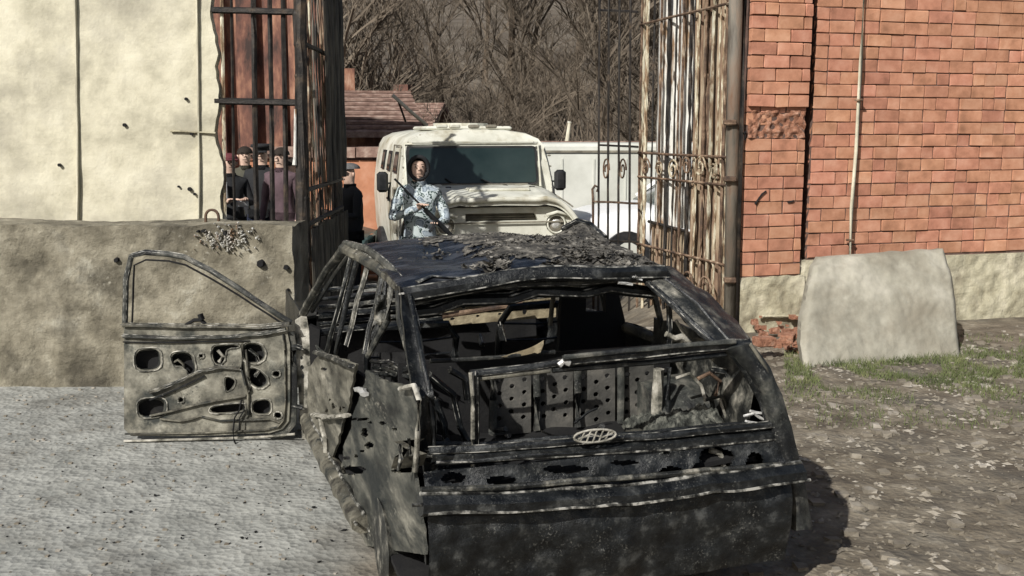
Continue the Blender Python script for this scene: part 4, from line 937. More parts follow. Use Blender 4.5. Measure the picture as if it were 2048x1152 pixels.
# hinge jamb with holes
def chaikin(P, k=2):
    for _ in range(k): P = [q for a, b in zip(P, P[1:]+P[:1]) for q in ((a[0]*.78+b[0]*.22, a[1]*.78+b[1]*.22), (a[0]*.22+b[0]*.78, a[1]*.22+b[1]*.78))]
    return P
def poly3(nm, pts, holes, Y, th, mt, par=None, **kw):
    """plate facing the road: picture outline taken at depth Y"""
    o = W(1024, 576, Y); f = lambda p: (W(p[0], p[1], Y)-o)
    if nm == 'front_door': holes = [chaikin(h) for h in holes]
    q = MB(); q.plate([(f(p).x, f(p).z) for p in pts], [[(f(p).x, f(p).z) for p in h] for h in holes], o, (1,0,0), (0,0,1), th); return part(nm, q, M[mt], par, **kw)
def hole(cx, cy, rx, ry=None, n=8): ry = ry or rx; return [(cx+rx*math.cos(2*PI*k/n)*random.uniform(.85,1.1), cy+ry*math.sin(2*PI*k/n)*random.uniform(.85,1.1)) for k in range(n)]
poly3("hinge_jamb", [(590,640),(612,626),(618,660),(621,740),(622,835),(634,880),(650,915),(668,960),(650,1000),(625,960),(607,905),(600,830),(594,740)],
      [hole(599,672,4,6), hole(600,697,4,6), hole(603,716,3,4), hole(604,735,4,5), hole(606,752,3,5), hole(610,860,5,9)], 6.15, .012, 'pale_ash', label="pale ash-covered hinge jamb full of holes")
poly3("hinge_jamb_inner", [(618,650),(640,660),(634,740),(632,860),(650,930),(640,930),(624,870),(622,740)], [], 6.05, .05, 'char_deep')
# centre pillar, rear door frame
rag("centre_pillar", [PL(703,512), PL(684,590), PL(662,672), PL(655,705)], .035, .03, 'char_grey', wob=.005)
rag("centre_pillar_edge", [PL(714,520), PL(694,600), PL(678,672), PL(671,706)], .024, .03, 'char', wob=.005)
rag("front_seat_frame", [PR(735,532,1.3), PR(716,600,1.3), PR(693,690,1.3)], .03, .03, 'char_tan', wob=.01)
rag("rear_door_frame", [PL(765,548), PL(752,610), PL(738,660), PL(728,708)], .032, .03, 'char_grey', wob=.006)
rag("rear_door_frame", [PL(785,560), PL(779,600), PL(776,640), PL(758,672), PL(735,712)], .028, .03, 'char_tan', wob=.006)
rag("rear_door_frame", [PL(772,560), PL(768,620), PL(760,650), PL(740,700)], .02, .02, 'char_dark', wob=.008)
q = MB(); q.grid(lambda u, v: PR(752+22*u+(-6*v), 590+60*v, .72)+Vector((0,.03*noise.noise(Vector((u*2,v*3,1))),0)), 8, 14, .01, (0,1,0)); part("seat_belt_bracket", q, M['char'])
# left rear pillar
q = MB(); 
def rp(u, v):
    xs_l = [(800,572),(806,640),(815,720),(828,790),(840,850),(848,960),(850,1130)]; xs_r = [(822,580),(838,640),(850,720),(868,790),(872,850),(874,960),(870,1130)]
    k = min(5, int(v*6)); f = v*6-k; a = Vector(xs_l[k]).lerp(Vector(xs_l[k+1]), f); b = Vector(xs_r[k]).lerp(Vector(xs_r[k+1]), f); c = a.lerp(b, u)
    yy = .36-.36*min(1, v*2.0) - .05*math.sin(PI*min(1,v)); p = PR(c.x, c.y, yy+.02*math.sin(PI*u)); return p + noise.noise_vector(p*11)*.008
q.grid(rp, 10, 70, .03, tuple(KR @ Vector((0,1,0)))); part("rear_pillar", q, M['char_dark'], sm=50)
rag("rear_pillar_edge", [PR(818,585,.34), PR(832,650,.2), PR(846,720,.03), PR(858,780,-.02), PR(866,850,-.04), PR(868,905,-.04)], .02, .02, 'char', wob=.005)
rag("rear_pillar_flange", [PR(795,585,.40), PR(798,640,.30), PR(812,690,.2), PR(826,730,.1), PR(834,800,.0)], .022, .03, 'char_tan', wob=.008)
rag("gas_strut", [PR(838,672,.15), PR(843,700,.08), PR(848,762,.05)], .018, .018, 'char_tan', wob=.002)
# left flank panels
def lf(y): return -.74 + (.02*(2.75-y)) - .0
def flank(nm, outline, holes, mt, bulge=.03, **kw):
    """sheet on the left flank; outline in picture points, real curvature added"""
    o = K(-.74+.02*2.75, 0, 0); ax = KR @ Vector((-.02, 1, 0)).normalized(); ay = Vector((0,0,1)); 
    f = lambda p: ((hitp(p[0], p[1], K(-.74, 2.75, .8), KR @ Vector((1, .02, 0)))-o).dot(ax), (hitp(p[0], p[1], K(-.74, 2.75, .8), KR @ Vector((1, .02, 0)))-o).z)
    q = MB(); q.plate([f(p) for p in outline], [[f(p) for p in h] for h in holes], o, ax, ay, .014)
    return part(nm, q, M[mt], **kw)
def flankgrid(nm, L_, R_, mt, holes=(), th=.012, nu=70, nv=150, bul=.03, off=0):
    """beaten sheet between a left and a right edge polyline (picture points), open where holes are burnt"""
    def ev(P, v):
        k = min(len(P)-2, int(v*(len(P)-1))); f = v*(len(P)-1)-k; return Vector(P[k]).lerp(Vector(P[k+1]), f)
    n_ = KR @ Vector((-1, 0, 0)); vs = []; px = []
    for j in range(nv+1):
        for i in range(nu+1):
            c = ev(L_, j/nv).lerp(ev(R_, j/nv), i/nu); p = hitp(c.x, c.y, K(-.74+off, 2.75, .8), KR @ Vector((1, .02, 0)))
            p += n_*(bul*math.sin(PI*j/nv)*.6+.014*noise.noise(p*5)+.007*noise.noise(p*14)+.003*noise.noise(p*40)); vs.append(p); px.append(c)
    q = MB(); W_ = nu+1; fs = []
    for j in range(nv):
        for i in range(nu):
            c = (px[j*W_+i]+px[(j+1)*W_+i+1])/2
            if any(((c.x-h[0])/h[2])**2+((c.y-h[1])/h[3])**2 < 1+.6*noise.noise(Vector((c.x*.15, c.y*.15, 0))) for h in holes): continue
            fs.append((j*W_+i, j*W_+i+1, (j+1)*W_+i+1, (j+1)*W_+i))
    n0 = len(vs); vs2 = [p-n_*th for p in vs]
    cnt = {}
    for f in fs:
        for a, b in zip(f, f[1:]+f[:1]): cnt[(a, b)] = 1
    fs2 = [tuple(i+n0 for i in reversed(f)) for f in fs]; side = [(b, a, a+n0, b+n0) for (a, b) in cnt if (b, a) not in cnt]
    q.add(vs+vs2, fs+fs2+side); return part(nm, q, M[mt], sm=50)
flankgrid("rear_door_panel", [(642,703),(622,735),(618,790),(619,840),(628,890),(645,925),(655,960),(668,1010)], [(714,728),(704,790),(694,830),(684,862),(675,890),(667,920),(662,950),(666,1010)], 'flank_tan',
          holes=((650,738,6,4),(672,812,3,6),(683,818,3,5),(664,800,3,3),(690,815,2.5,3),(655,822,2.5,4)), bul=.02)
flankgrid("door_panel_skin", [(632,690),(640,712)], [(640,705),(716,735)], 'char_grey', nu=10, nv=10, bul=.0, off=.02)
rag("panel_fold", [PL(641,704)-KR @ Vector((.03,0,0)), PL(680,716)-KR @ Vector((.03,0,0)), PL(716,732)-KR @ Vector((.03,0,0))], .03, .02, 'char', wob=.01)
rag("panel_fold", [hitp(628,828,K(-.76,2.75,.8),KR @ Vector((1,.02,0))), hitp(655,836,K(-.77,2.75,.8),KR @ Vector((1,.02,0))), hitp(690,830,K(-.77,2.75,.8),KR @ Vector((1,.02,0)))], .05, .02, 'pale_ash', wob=.02, jit=.35)
rag("panel_fold", [hitp(641,838,K(-.77,2.75,.8),KR @ Vector((1,.02,0))), hitp(650,880,K(-.77,2.75,.8),KR @ Vector((1,.02,0))), hitp(652,930,K(-.77,2.75,.8),KR @ Vector((1,.02,0)))], .022, .02, 'pale_ash', wob=.01, jit=.25)
q = MB(); q.grid(lambda u, v: hitp(700+30*u-44*v, 735+20*u+260*v, K(-.69,2.75,.8), KR @ Vector((1,.02,0))), 4, 20, .02, tuple(KR @ Vector((1,0,0)))); part("door_gap", q, M['char_deep'])
flankgrid("rear_quarter_panel", [(730,740),(724,775),(715,818),(703,855),(690,903),(680,950),(680,1020),(694,1085)], [(772,762),(830,775),(838,800),(838,850),(836,905),(832,950),(838,1020),(845,1110)], 'flank',
          holes=((724,783,7,5),(720,838,14,3),(735,837,7,3),(743,845,3,3),(768,846,5,4),(793,858,5,3),(732,864,6,9),(740,890,7,6),(729,902,5,3),(695,915,8,4),(715,912,4,4),(707,940,26,9),(812,938,20,8)), bul=.015)
rag("quarter_edge", [hitp(x,y,K(-.765,2.75,.8),KR @ Vector((1,.02,0))) for x, y in ((800,778),(828,770),(838,800),(836,860),(830,942))], .016, .016, 'pale_ash', wob=.004)
rag("wing_patch", [hitp(x,y,K(-.77,2.75,.8),KR @ Vector((1,.02,0))) for x, y in ((818,880),(820,910),(815,932))], .10, .012, 'char_tan', wob=.003, jit=.3)
q = MB(); q.rag([hitp(x,y,K(-.775,2.75,.8),KR @ Vector((1,.02,0))) for x, y in ((716,778),(724,783),(729,790))], .035, .02, .3, .02); part("fuel_cap", q, M['bright'], label="shiny bare metal fuel cap remnant")
for pts in ([(745,722),(790,728),(828,760)], [(735,745),(780,752),(826,742)], [(760,776),(795,790),(832,768)], [(750,735),(800,745),(836,735)]):
    rag("crumpled_inner_sheet", [hitp(x,y,K(-.60,2.75,.8),KR @ Vector((1,.02,0))) for x, y in pts], .04, .02, 'char_dark', wob=.03, jit=.3)
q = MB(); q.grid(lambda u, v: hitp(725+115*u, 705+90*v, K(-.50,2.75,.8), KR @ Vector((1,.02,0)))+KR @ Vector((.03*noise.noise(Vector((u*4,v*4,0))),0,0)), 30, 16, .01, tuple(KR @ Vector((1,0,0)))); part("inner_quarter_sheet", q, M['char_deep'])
# rear: window rail, sill, panel
def bars(nm, pts, y, wd, mt, **kw): return rag(nm, [PR(x, yy, y) for x, yy in pts], wd, kw.pop('th', wd), mt, **kw)
bars("window_rail", [(1128,722),(1240,712),(1370,698),(1460,690),(1500,690)], .0, .048, 'char', wob=.003, jit=.08)
bars("window_rail_ridge", [(1126,716),(1250,702),(1380,690),(1470,683)], -.03, .018, 'char_grey', wob=.003)
bars("window_rail_lower", [(1105,740),(1200,732),(1330,722),(1450,708)], .01, .026, 'char_dark', wob=.004)
bars("window_rail_lower", [(940,748),(1010,742),(1075,733),(1130,724)], .01, .03, 'char_grey', wob=.004)
bars("window_rail_edge", [(944,760),(1020,752),(1100,742)], .0, .012, 'char_tan', wob=.003)
bars("rail_bracket", [(1118,731),(1128,722),(1140,725)], -.02, .022, 'bright', wob=.004, jit=.3)
bars("parcel_shelf_edge", [(860,722),(930,718),(1000,714),(1060,708),(1110,704)], .30, .016, 'char', wob=.008)
q = MB()
def leaf(u, v):
    a = Vector((1003,714)).lerp(Vector((1087,683)), u); a.y += 12*math.sin(PI*u)*.5; wv = (16*u**.7 if u < .97 else 6)*v; return PR(a.x, a.y+wv*(1.3 if u > .8 else 1)-4*u, .28)+Vector((0,.02*math.sin(u*5),0))
q.grid(leaf, 14, 4, .006, (0,1,0)); part("torn_trim", q, M['tan'], label="curled tan strip of scorched sheet")
bars("support_strip", [(941,745),(945,790),(946,850),(946,960),(947,1060)], -.03, .014, 'pale_ash', wob=.002, seg=.05)
bars("support_strip_shadow_side", [(951,750),(953,860),(953,1060)], -.01, .025, 'char_dark', wob=.003)  # dark bar drawn in as the strip's shaded side
bars("rear_sill", [(856,902),(945,899),(1040,893),(1190,880),(1300,874),(1440,860),(1540,850)], -.05, .034, 'char', wob=.004, jit=.12)
bars("rear_sill_lower", [(870,925),(950,922),(1040,912),(1180,905),(1260,897)], -.06, .024, 'char', wob=.005, jit=.15)
bars("rear_sill_face", [(860,912),(950,911),(1100,902),(1300,890),(1540,868)], -.03, .07, 'char_dark', th=.05, wob=.005)
bars("sill_flange", [(870,888),(960,890),(1100,878),(1300,866),(1500,846)], .06, .02, 'char_dark', wob=.006, jit=.2)
# oval emblem left on the sill: ring with a little lattice inside
c0 = PR(1190, 872, -.095); ex = (PR(1232, 868, -.095)-PR(1148, 875, -.095))/2; ez = Vector((0,0,.024))
q = MB(); q.tube([c0+ex*math.cos(2*PI*k/20)*1.0+ez*math.sin(2*PI*k/20) for k in range(20)], .0045, 6, up=(0,1,0), closed=True, jit=.1)
for f in (-.6,-.3,0,.3,.6):
    hgt = math.sqrt(1-f*f); q.tube([c0+ex*(f-.1)-ez*hgt*.9, c0+ex*(f+.1)+ez*hgt*.9], .003, 5)
q.tube([c0-ex*.8-ez*.3, c0-ex*.2+ez*.35, c0+ex*.35-ez*.3, c0+ex*.85+ez*.25], .0035, 5)
part("oval_emblem", q, M['pale_ash'], label="ash-white oval mesh emblem on the rear sill")
# rear panel below the sill with holes, bumper
def rearp(u, v):
    x = -.66+1.46*u; z = .66-.50*v; p = K(x, -.06-.05*math.sin(PI*v)-.03*v, z); p += KR @ Vector((0,1,0))*(.02*noise.noise(p*5)+.008*noise.noise(p*15)); return p
hl = [(1432,918,34,26),(1130,938,46,9),(905,955,26,12),(1508,925,18,24),(1250,925,30,7),(1340,940,22,10),(1040,925,14,5),(1330,905,9,5),(1405,935,26,12),(1000,960,30,10),(1180,990,60,9)]
q = MB(); nu, nv = 220, 90; vs = [rearp(i/nu, j/nv) for j in range(nv+1) for i in range(nu+1)]; fs = []
for j in range(nv):
    for i in range(nu):
        p = vs[j*(nu+1)+i]; x, y = camf(p)
        if any(((x-h[0])/h[2])**2+((y-h[1])/h[3])**2 < 1+.5*noise.noise(p*20) for h in hl): continue
        fs.append((j*(nu+1)+i, j*(nu+1)+i+1, (j+1)*(nu+1)+i+1, (j+1)*(nu+1)+i))
n0 = len(vs); nn_ = KR @ Vector((0,1,0)); q.add(vs+[p+nn_*.012 for p in vs], fs+[tuple(i+n0 for i in reversed(f)) for f in fs]); part("rear_panel", q, M['char_dark'], sm=50)
for pts, wd, mt in (([(1395,925),(1420,945),(1450,952),(1490,940)], .03, 'char'), ([(1420,900),(1440,905),(1446,930)], .02, 'pale_ash'), ([(1400,905),(1385,925),(1398,948)], .02, 'char')):
    bars("torn_lamp_housing", pts, -.02, wd, mt, wob=.01, jit=.3)
bars("rear_bumper_beam", [(840,1010),(1000,1008),(1250,990),(1450,965),(1600,945)], -.13, .09, 'char_dark', th=.07, wob=.012, jit=.1)
bars("rear_bumper_edge", [(842,980),(1000,975),(1250,955),(1560,930)], -.12, .02, 'char', wob=.006)
# right rear column
def col(u, v):
    Lp = [(1452,698),(1496,740),(1524,785),(1543,850),(1566,940),(1588,1060)]; Rp = [(1504,686),(1540,735),(1566,790),(1582,850),(1604,940),(1626,1060)]
    k = min(4, int(v*5)); f = v*5-k; a = Vector(Lp[k]).lerp(Vector(Lp[k+1]), f); b = Vector(Rp[k]).lerp(Vector(Rp[k+1]), f); c = a.lerp(b, u)
    p = PR(c.x, c.y, -.02-.06*v+.03*math.sin(PI*u)*-1); return p+noise.noise_vector(p*12)*.007
q = MB(); q.grid(col, 10, 60, .03, tuple(KR @ Vector((0,1,0)))); part("tail_column", q, M['char_grey'], sm=50)
rag("tail_column_edge", [PR(x, y, -.03-.05*i/4) for i, (x, y) in enumerate([(1500,688),(1530,735),(1547,790),(1562,850),(1590,945)])], .016, .016, 'char_tan', wob=.003)
rag("tail_column_edge", [PR(x, y, -.0) for i, (x, y) in enumerate([(1462,700),(1495,745),(1525,800),(1540,850)])], .03, .03, 'char_dark', wob=.004)
q = MB()
for pts in ([(1488,832),(1508,826),(1526,838)], [(1492,842),(1520,848)], [(1500,822),(1524,826)]): q.rag([PR(x, y, .02) for x, y in pts], .014, .010, .4, .02, .006)
part("melted_lamp", q, M['bright'], label="bright melted remains of the right tail lamp")
# right flank outside (seen over the column) and quarter
def rf(u, v):
    y = 0.0+3.6*u; z = .82-.70*v; x = .80+.09*math.sin(PI*min(1, v*1.1))-.03*u+.0; ar = 0
    for wy in (.55, 3.0):
        d2 = ((y-wy)/.36)**2+((z-.16)/.42)**2
        if d2 < 1: ar = 1
    p = K(x-(.05 if ar else 0), y, z); return p+noise.noise_vector(p*6)*.012+noise.noise_vector(p*17)*.005
q = MB(); q.grid(rf, 90, 24, .012, tuple(KR @ Vector((-1,0,0)))); part("right_flank", q, M['char_dark'], sm=50)
# right rear side pillar (broad) and window frames
def cp(u, v):
    Lp = [(1288,556),(1318,585),(1352,618),(1392,655),(1430,692)]; Rp = [(1338,532),(1382,560),(1430,598),(1474,640),(1506,690)]
    k = min(3, int(v*4)); f = v*4-k; a = Vector(Lp[k]).lerp(Vector(Lp[k+1]), f); b = Vector(Rp[k]).lerp(Vector(Rp[k+1]), f); c = a.lerp(b, u)
    p = PR(c.x, c.y, .42-.36*v+.16*u*u+(-.03*math.sin(PI*u))); return p+noise.noise_vector(p*9)*.010+noise.noise_vector(p*30)*.003
q = MB(); q.grid(cp, 16, 40, .02, tuple(KR @ Vector((-.7,.7,0)))); part("right_rear_pillar", q, M['char'], sm=50)
rag("right_pillar_edge", [cp(0,0), cp(0,.5), cp(0,1)], .035, .03, 'char_dark', wob=.004)
rag("right_pillar_edge", [PR(1322,533,.55), PR(1400,592,.5), PR(1470,645,.4), PR(1498,680,.3)], .022, .022, 'char_tan', wob=.004)
rag("right_pillar_edge", [cp(.45,0), cp(.5,.5), cp(.5,1)], .018, .02, 'char_grey', wob=.006)
for pts, wd, mt in (([(1345,602),(1372,640),(1398,668),(1428,690)], .022, 'char_grey'), ([(1338,610),(1340,650),(1338,690)], .03, 'char_dark'), ([(1352,640),(1368,665),(1384,690)], .016, 'pale_ash'),
                    ([(1332,668),(1350,676),(1364,672),(1380,684)], .03, 'pale_ash'), ([(1385,690),(1420,680),(1440,690)], .022, 'pale_ash'), ([(1360,620),(1400,672)], .03, 'char_tan')):
    bars("quarter_window_frame", pts, .5, wd, mt, wob=.01, jit=.25)
rag("right_cant_rail", [K(.50,.42,1.26), K(.58,1.1,1.26), K(.64,1.72,1.25)], .05, .05, 'char_dark', wob=.01)
rag("right_belt_line", [K(.70,.1,.98), K(.74,1.0,.86), K(.76,2.7,.80)], .05, .05, 'char_tan', wob=.015, jit=.3)
rag("right_centre_pillar", [K(.60,1.45,1.25), K(.72,1.5,.86), K(.75,1.5,.3)], .07, .05, 'char_dark', wob=.008)
rag("right_windscreen_pillar", [K(.62,1.75,1.25), K(.70,2.3,1.02), K(.74,2.8,.80)], .05, .05, 'char_dark', wob=.008)
for y0 in (.85, 1.95): rag("right_door_frame", [K(.63,y0,1.2), K(.72,y0,.88)], .025, .025, 'char', wob=.01)
# front bulkhead and dashboard beam
q = MB(); o = K(0, 2.45, 0)
f2 = lambda x, y: ((PR(x, y, 2.45)-o).dot(KR @ Vector((1,0,0))), PR(x, y, 2.45).z)
q.plate([f2(*p) for p in ((884,612),(960,606),(1050,598),(1112,594),(1112,634),(1030,640),(890,652))], [[f2(*p) for p in hole(928,614,4,7)], [f2(*p) for p in hole(956,632,4,3)], [f2(*p) for p in hole(1000,628,4,3)], [f2(*p) for p in hole(1050,624,5,7)], [f2(*p) for p in hole(905,638,5,3)]], o, KR @ Vector((1,0,0)), (0,0,1), .02)
part("dashboard_beam", q, M['tan'], label="scorched tan dashboard beam with burnt holes")
rag("dashboard_tube", [PR(822,612,2.3), PR(875,611,2.3), PR(900,607,2.3)], .03, .03, 'pale_ash', wob=.003)
rag("dashboard_tube", [PR(885,632,2.35), PR(960,622,2.35), PR(1045,608,2.35)], .025, .03, 'iron_rust', wob=.008, jit=.3)
rag("windscreen_base", [PR(830,596,2.4), PR(960,602,2.4), PR(1100,590,2.4)], .03, .03, 'char', wob=.012, jit=.3)
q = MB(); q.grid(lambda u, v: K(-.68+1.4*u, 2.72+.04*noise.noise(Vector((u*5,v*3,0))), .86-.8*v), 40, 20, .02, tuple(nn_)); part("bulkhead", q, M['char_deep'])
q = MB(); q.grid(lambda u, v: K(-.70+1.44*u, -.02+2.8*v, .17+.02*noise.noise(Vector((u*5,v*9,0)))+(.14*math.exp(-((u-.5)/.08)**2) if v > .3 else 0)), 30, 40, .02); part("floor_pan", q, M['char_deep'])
# dark front seats and tunnel, seat frame with see-through gap
def seatframe(nm, x, y, wd, z0, z1):
    q = MB(); q.rag([K(x-wd/2,y-.05,z0), K(x-wd/2,y-.16,z1-.08), K(x-wd/2+.05,y-.18,z1), K(x+wd/2-.05,y-.18,z1), K(x+wd/2,y-.16,z1-.08), K(x+wd/2,y-.05,z0)], .035, .035, .15)
    for k in range(6): zz = z0+(z1-z0)*(k+.5)/6.5; q.rag([K(x-wd/2,y-.05-.1*k/6,zz), K(x,y-.02-.1*k/6,zz-.02), K(x+wd/2,y-.05-.1*k/6,zz)], .010, .010, .1)
    s = part(nm, q, M['char_dark']); 
    q = MB(); q.rag([K(x-wd/2,y,z0), K(x-wd/2,y+.45,z0-.02), K(x+wd/2,y+.45,z0-.02), K(x+wd/2,y,z0)], .03, .03, .15); part("seat_base", q, M['char_dark'], s)
seatframe("seat_frame", -.34, 1.75, .46, .35, .88); seatframe("seat_frame", .36, 1.75, .46, .35, .95)
q = MB(); o = K(0, 1.35, 0); f3 = lambda x, y: ((PR(x, y, 1.35)-o).dot(KR @ Vector((1,0,0))), PR(x, y, 1.35).z)
q.plate([f3(*p) for p in ((1124,582),(1160,572),(1225,572),(1238,590),(1250,640),(1252,700),(1118,704))], [[f3(*p) for p in ((1172,577),(1212,577),(1212,624),(1172,624))]], o, KR @ Vector((1,0,0)), (0,0,1), .04)
part("seat_back_shell", q, M['char_deep'])
rag("seat_belt_post", [PR(1110,574,1.4), PR(1105,610,1.4), PR(1100,650,1.4)], .022, .022, 'char_tan', wob=.006)
rag("seat_belt_post", [PR(1122,600,1.4), PR(1116,640,1.4)], .018, .018, 'char', wob=.006)
rag("steering_column", [PR(960,672,2.0), PR(965,690,1.9)], .03, .03, 'char', wob=.003)
# perforated rear seat backs
for k, (x0, x1) in enumerate(((982,1062),(1070,1146),(1152,1230),(1238,1308))):
    o = K(0, .55, 0); f4 = lambda x, y: ((PR(x, y, .55)-o).dot(KR @ Vector((1,0,0))), PR(x, y, .55).z)
    sl = lambda x: -0.085*(x-980); hs = []
    cols_ = 3; 
    for i in range(cols_):
        for j in range(4):
            cx = x0+16+(x1-x0-30)*i/(cols_-1)+random.uniform(-2,2); cy = 763+25*j+(12 if i % 2 else 0)+sl(cx)*.6
            if cy < 842: hs.append([f4(*p) for p in hole(cx, cy, 5.6, 5.2, 8)])
    q = MB(); q.plate([f4(x0, 736+sl(x0)), f4(x1, 736+sl(x1)), f4(x1, 872+sl(x1)), f4(x0, 872+sl(x0))], hs, o, KR @ Vector((1,0,0)), (0,0,1), .012)
    s = part("perforated_seat_back", q, M['seatpan'])
    rag("stiffening_rib", [PR(x0+3, 742+sl(x0), .52), PR(x0+4, 800+sl(x0), .52), PR(x0+3, 868+sl(x0), .52)], .018, .03, 'char_grey', s, wob=.002)
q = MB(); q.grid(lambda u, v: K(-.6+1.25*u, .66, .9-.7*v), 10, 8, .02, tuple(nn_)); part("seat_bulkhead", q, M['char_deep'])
# boot right side: lit post, wheel arch, ash heap
bars("strut_tower", [(1318,738),(1316,790),(1312,835),(1310,865)], .35, .045, 'pale_ash', th=.04, wob=.006, jit=.15)
bars("strut_tower", [(1338,735),(1337,800),(1336,865)], .33, .02, 'char_dark', wob=.006)
def arch_(u, v):
    a_ = PI*v; x = .44+.24*u; p = K(x, .52-.27*math.cos(a_)*1.0, .50+.27*math.sin(a_)+.02*u); return p+noise.noise_vector(p*9)*.012
q = MB(); q.grid(arch_, 16, 30, .012, (0,0,-1)); q.grid(lambda u, v: K(.44, .52-.27*math.cos(PI*u)*(1-v), .50+.27*math.sin(PI*u)*(1-v)), 24, 8, .01, tuple(KR @ Vector((1,0,0)))); part("wheel_arch", q, M['char_grey'], sm=60)
def heap(u, v):
    x = .34+.38*u; y = .02+.5*v; p = K(x, y, .60+.11*math.sin(PI*u)**.6*math.sin(PI*min(1, v*.8+.2))+.03*(1-v)*0); p += Vector((0,0,1))*(.04*noise.noise(p*8)+.028*noise.noise(p*24)+.016*noise.noise(p*60)+.008*noise.noise(p*130)); return p
q = MB(); q.grid(heap, 120, 100, .03); part("ash_heap", q, M['ashheap'], label="mound of grey-green ash in the right of the boot")
for pts, wd, mt in (([(1395,758),(1420,745),(1440,762),(1430,790)], .02, 'iron_rust'), ([(1410,800),(1445,790),(1462,840)], .018, 'char_tan'), ([(1425,740),(1452,745),(1462,778),(1480,800)], .03, 'char'), ([(1475,780),(1490,775),(1495,800)], .03, 'char_grey'), ([(1440,800),(1455,840)], .014, 'pale_ash'),
                    ([(1352,756),(1380,748),(1404,770),(1410,800)], .014, 'pale_ash')):
    bars("boot_wreckage", pts, .25, wd, mt, wob=.012, jit=.35)
q = MB(); q.grid(lambda u, v: K(.70, .05+.9*u, .98-.35*v)+noise.noise_vector(Vector((u*4,v*4,2)))*.03, 24, 12, .012, tuple(KR @ Vector((1,0,0)))); part("right_inner_quarter", q, M['char'], sm=50)
for k in range(26):
    x = random.uniform(-.55, .35); y = random.uniform(.05, .5); z = .60+random.uniform(-.02,.05)
    d_ = Vector((random.gauss(0,1), random.gauss(0,.6), random.gauss(0,.35))).normalized()*random.uniform(.04,.13)
    rag("burnt_debris", [K(x,y,z), K(x,y,z)+d_*.6, K(x,y,z)+d_+Vector((0,0,random.uniform(-.02,.02)))], random.uniform(.008,.025), None, random.choice(['char','char_tan','char_dark','char']), wob=.012, jit=.35)
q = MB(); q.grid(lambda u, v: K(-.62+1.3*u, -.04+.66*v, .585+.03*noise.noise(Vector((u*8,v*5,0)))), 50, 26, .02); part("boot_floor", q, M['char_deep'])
for pts in ([(860,750),(905,790),(915,860),(930,885)], [(870,800),(890,850),(885,885)], [(900,740),(925,760),(930,800)], [(1000,650),(1004,680)]):
    bars("boot_wreckage", pts, .3, .03, 'char_dark', wob=.03, jit=.35)
# nose of the car, wheels
def nose(u, v):
    x = -.74+1.48*u; y = 2.75+1.05*v; p = K(x, y, .80-.06*v-.05*(2*u-1)**2-.16*max(0, v-.85)/.15); return p+noise.noise_vector(p*5)*.014
q = MB(); q.grid(nose, 40, 30, .012); part("bonnet", q, M['char_dark'], sm=50)
q = MB(); q.grid(lambda u, v: K(-.74+1.48*u, 3.80, .62-.45*v)+noise.noise_vector(Vector((u*5,v*5,2)))*.02, 30, 10, .02, tuple(nn_)); part("front_panel", q, M['char_dark'], sm=50)
def lfw(u, v):
    y = 2.78+1.02*u; z = .76-.6*v; ins = ((y-3.1)/.36)**2+((z-.16)/.42)**2 < 1; p = K(-.76+(.06 if ins else 0), y, z); return p+noise.noise_vector(p*7)*.01
q = MB(); q.grid(lfw, 36, 22, .012, tuple(KR @ Vector((1,0,0)))); part("front_wing", q, M['char_dark'], sm=50)
for x in (-.64, .68):
    for y in (.55, 3.05):
        q = MB(); sx = -1 if x < 0 else 1
        q.tube([K(x-sx*.08,y,.17), K(x-sx*.06,y,.17), K(x+sx*.05,y,.17), K(x+sx*.07,y,.17)], [.14,.175,.165,.18], 22, jit=.02); part("bare_rim", q, M['char'], sm=40)
rag("left_sill", [K(-.72,.9,.12), K(-.74,1.8,.11), K(-.75,2.75,.12)], .10, .08, 'char_tan', wob=.01)
# the open front door
door = poly3  # plate helper
DY = 6.08
dpts = [(248,656),(262,649),(420,650),(560,655),(574,662),(580,690),(580,800),(578,842),(566,858),(540,866),(400,872),(262,872),(248,858)]
dh = [[(342,706),(384,704),(392,742),(378,752),(366,732),(346,732)], [(426,692),(448,690),(478,690),(478,697),(452,700),(450,712),(446,730),(430,728),(424,710)],
      [(486,686),(524,688),(532,716),(508,728),(487,720)], [(495,738),(512,736),(534,754),(536,768),(518,778),(499,764)], [(449,752),(472,760),(466,774),(452,786)],
      [(505,802),(541,798),(541,828),(506,828)], [(420,814),(488,806),(492,822),(424,828)], hole(553,748,7,6), hole(556,831,7,6), [(270,700),(320,696),(322,738),(272,742)], [(275,800),(330,795),(332,830),(278,836)], hole(362,800,5,5), hole(402,712,4,4)]
dp = poly3("front_door", dpts, dh, DY, .012, 'doorpan', label="open front door, inner panel bare with cut-outs")
poly3("door_outer_skin", [(x+(3 if x < 300 else -1), y) for x, y in dpts], [], DY+.07, .01, 'char_deep', dp)
for h in dh:
    h2 = chaikin(h); cx_ = sum(p[0] for p in h2)/len(h2); cy_ = sum(p[1] for p in h2)/len(h2)
    q = MB(); q.tube([W(cx_+(x-cx_)*1.06+(1.5 if x > cx_ else -1.5), cy_+(y-cy_)*1.06+(1.5 if y > cy_ else -1.5), DY-.006+.004*random.random()) for x, y in h2], [.0038*random.uniform(.5,1.5) for _ in h2], 5, up=(0,1,0), closed=True, jit=.3)
    part("cutout_rim", q, M['door_rim'], dp)
    q = MB(); q.grid(lambda u, v: W(cx_+(h2[int(u*len(h2)) % len(h2)][0]-cx_)*(1-.15*v), cy_+(h2[int(u*len(h2)) % len(h2)][1]-cy_)*(1-.15*v), DY+.005+.05*v), len(h2), 2); part("cutout_flange", q, M['char_grey'], dp)
def wl_(px, py, dy=0): return W(px, py, DY+dy)
def dr(nm, pts, wd, mt='char_tan', dy=-.01, **kw): return rag(nm, [wl_(x, y, dy) for x, y in pts], wd, kw.pop('th', wd*.7), mt, dp, **kw)
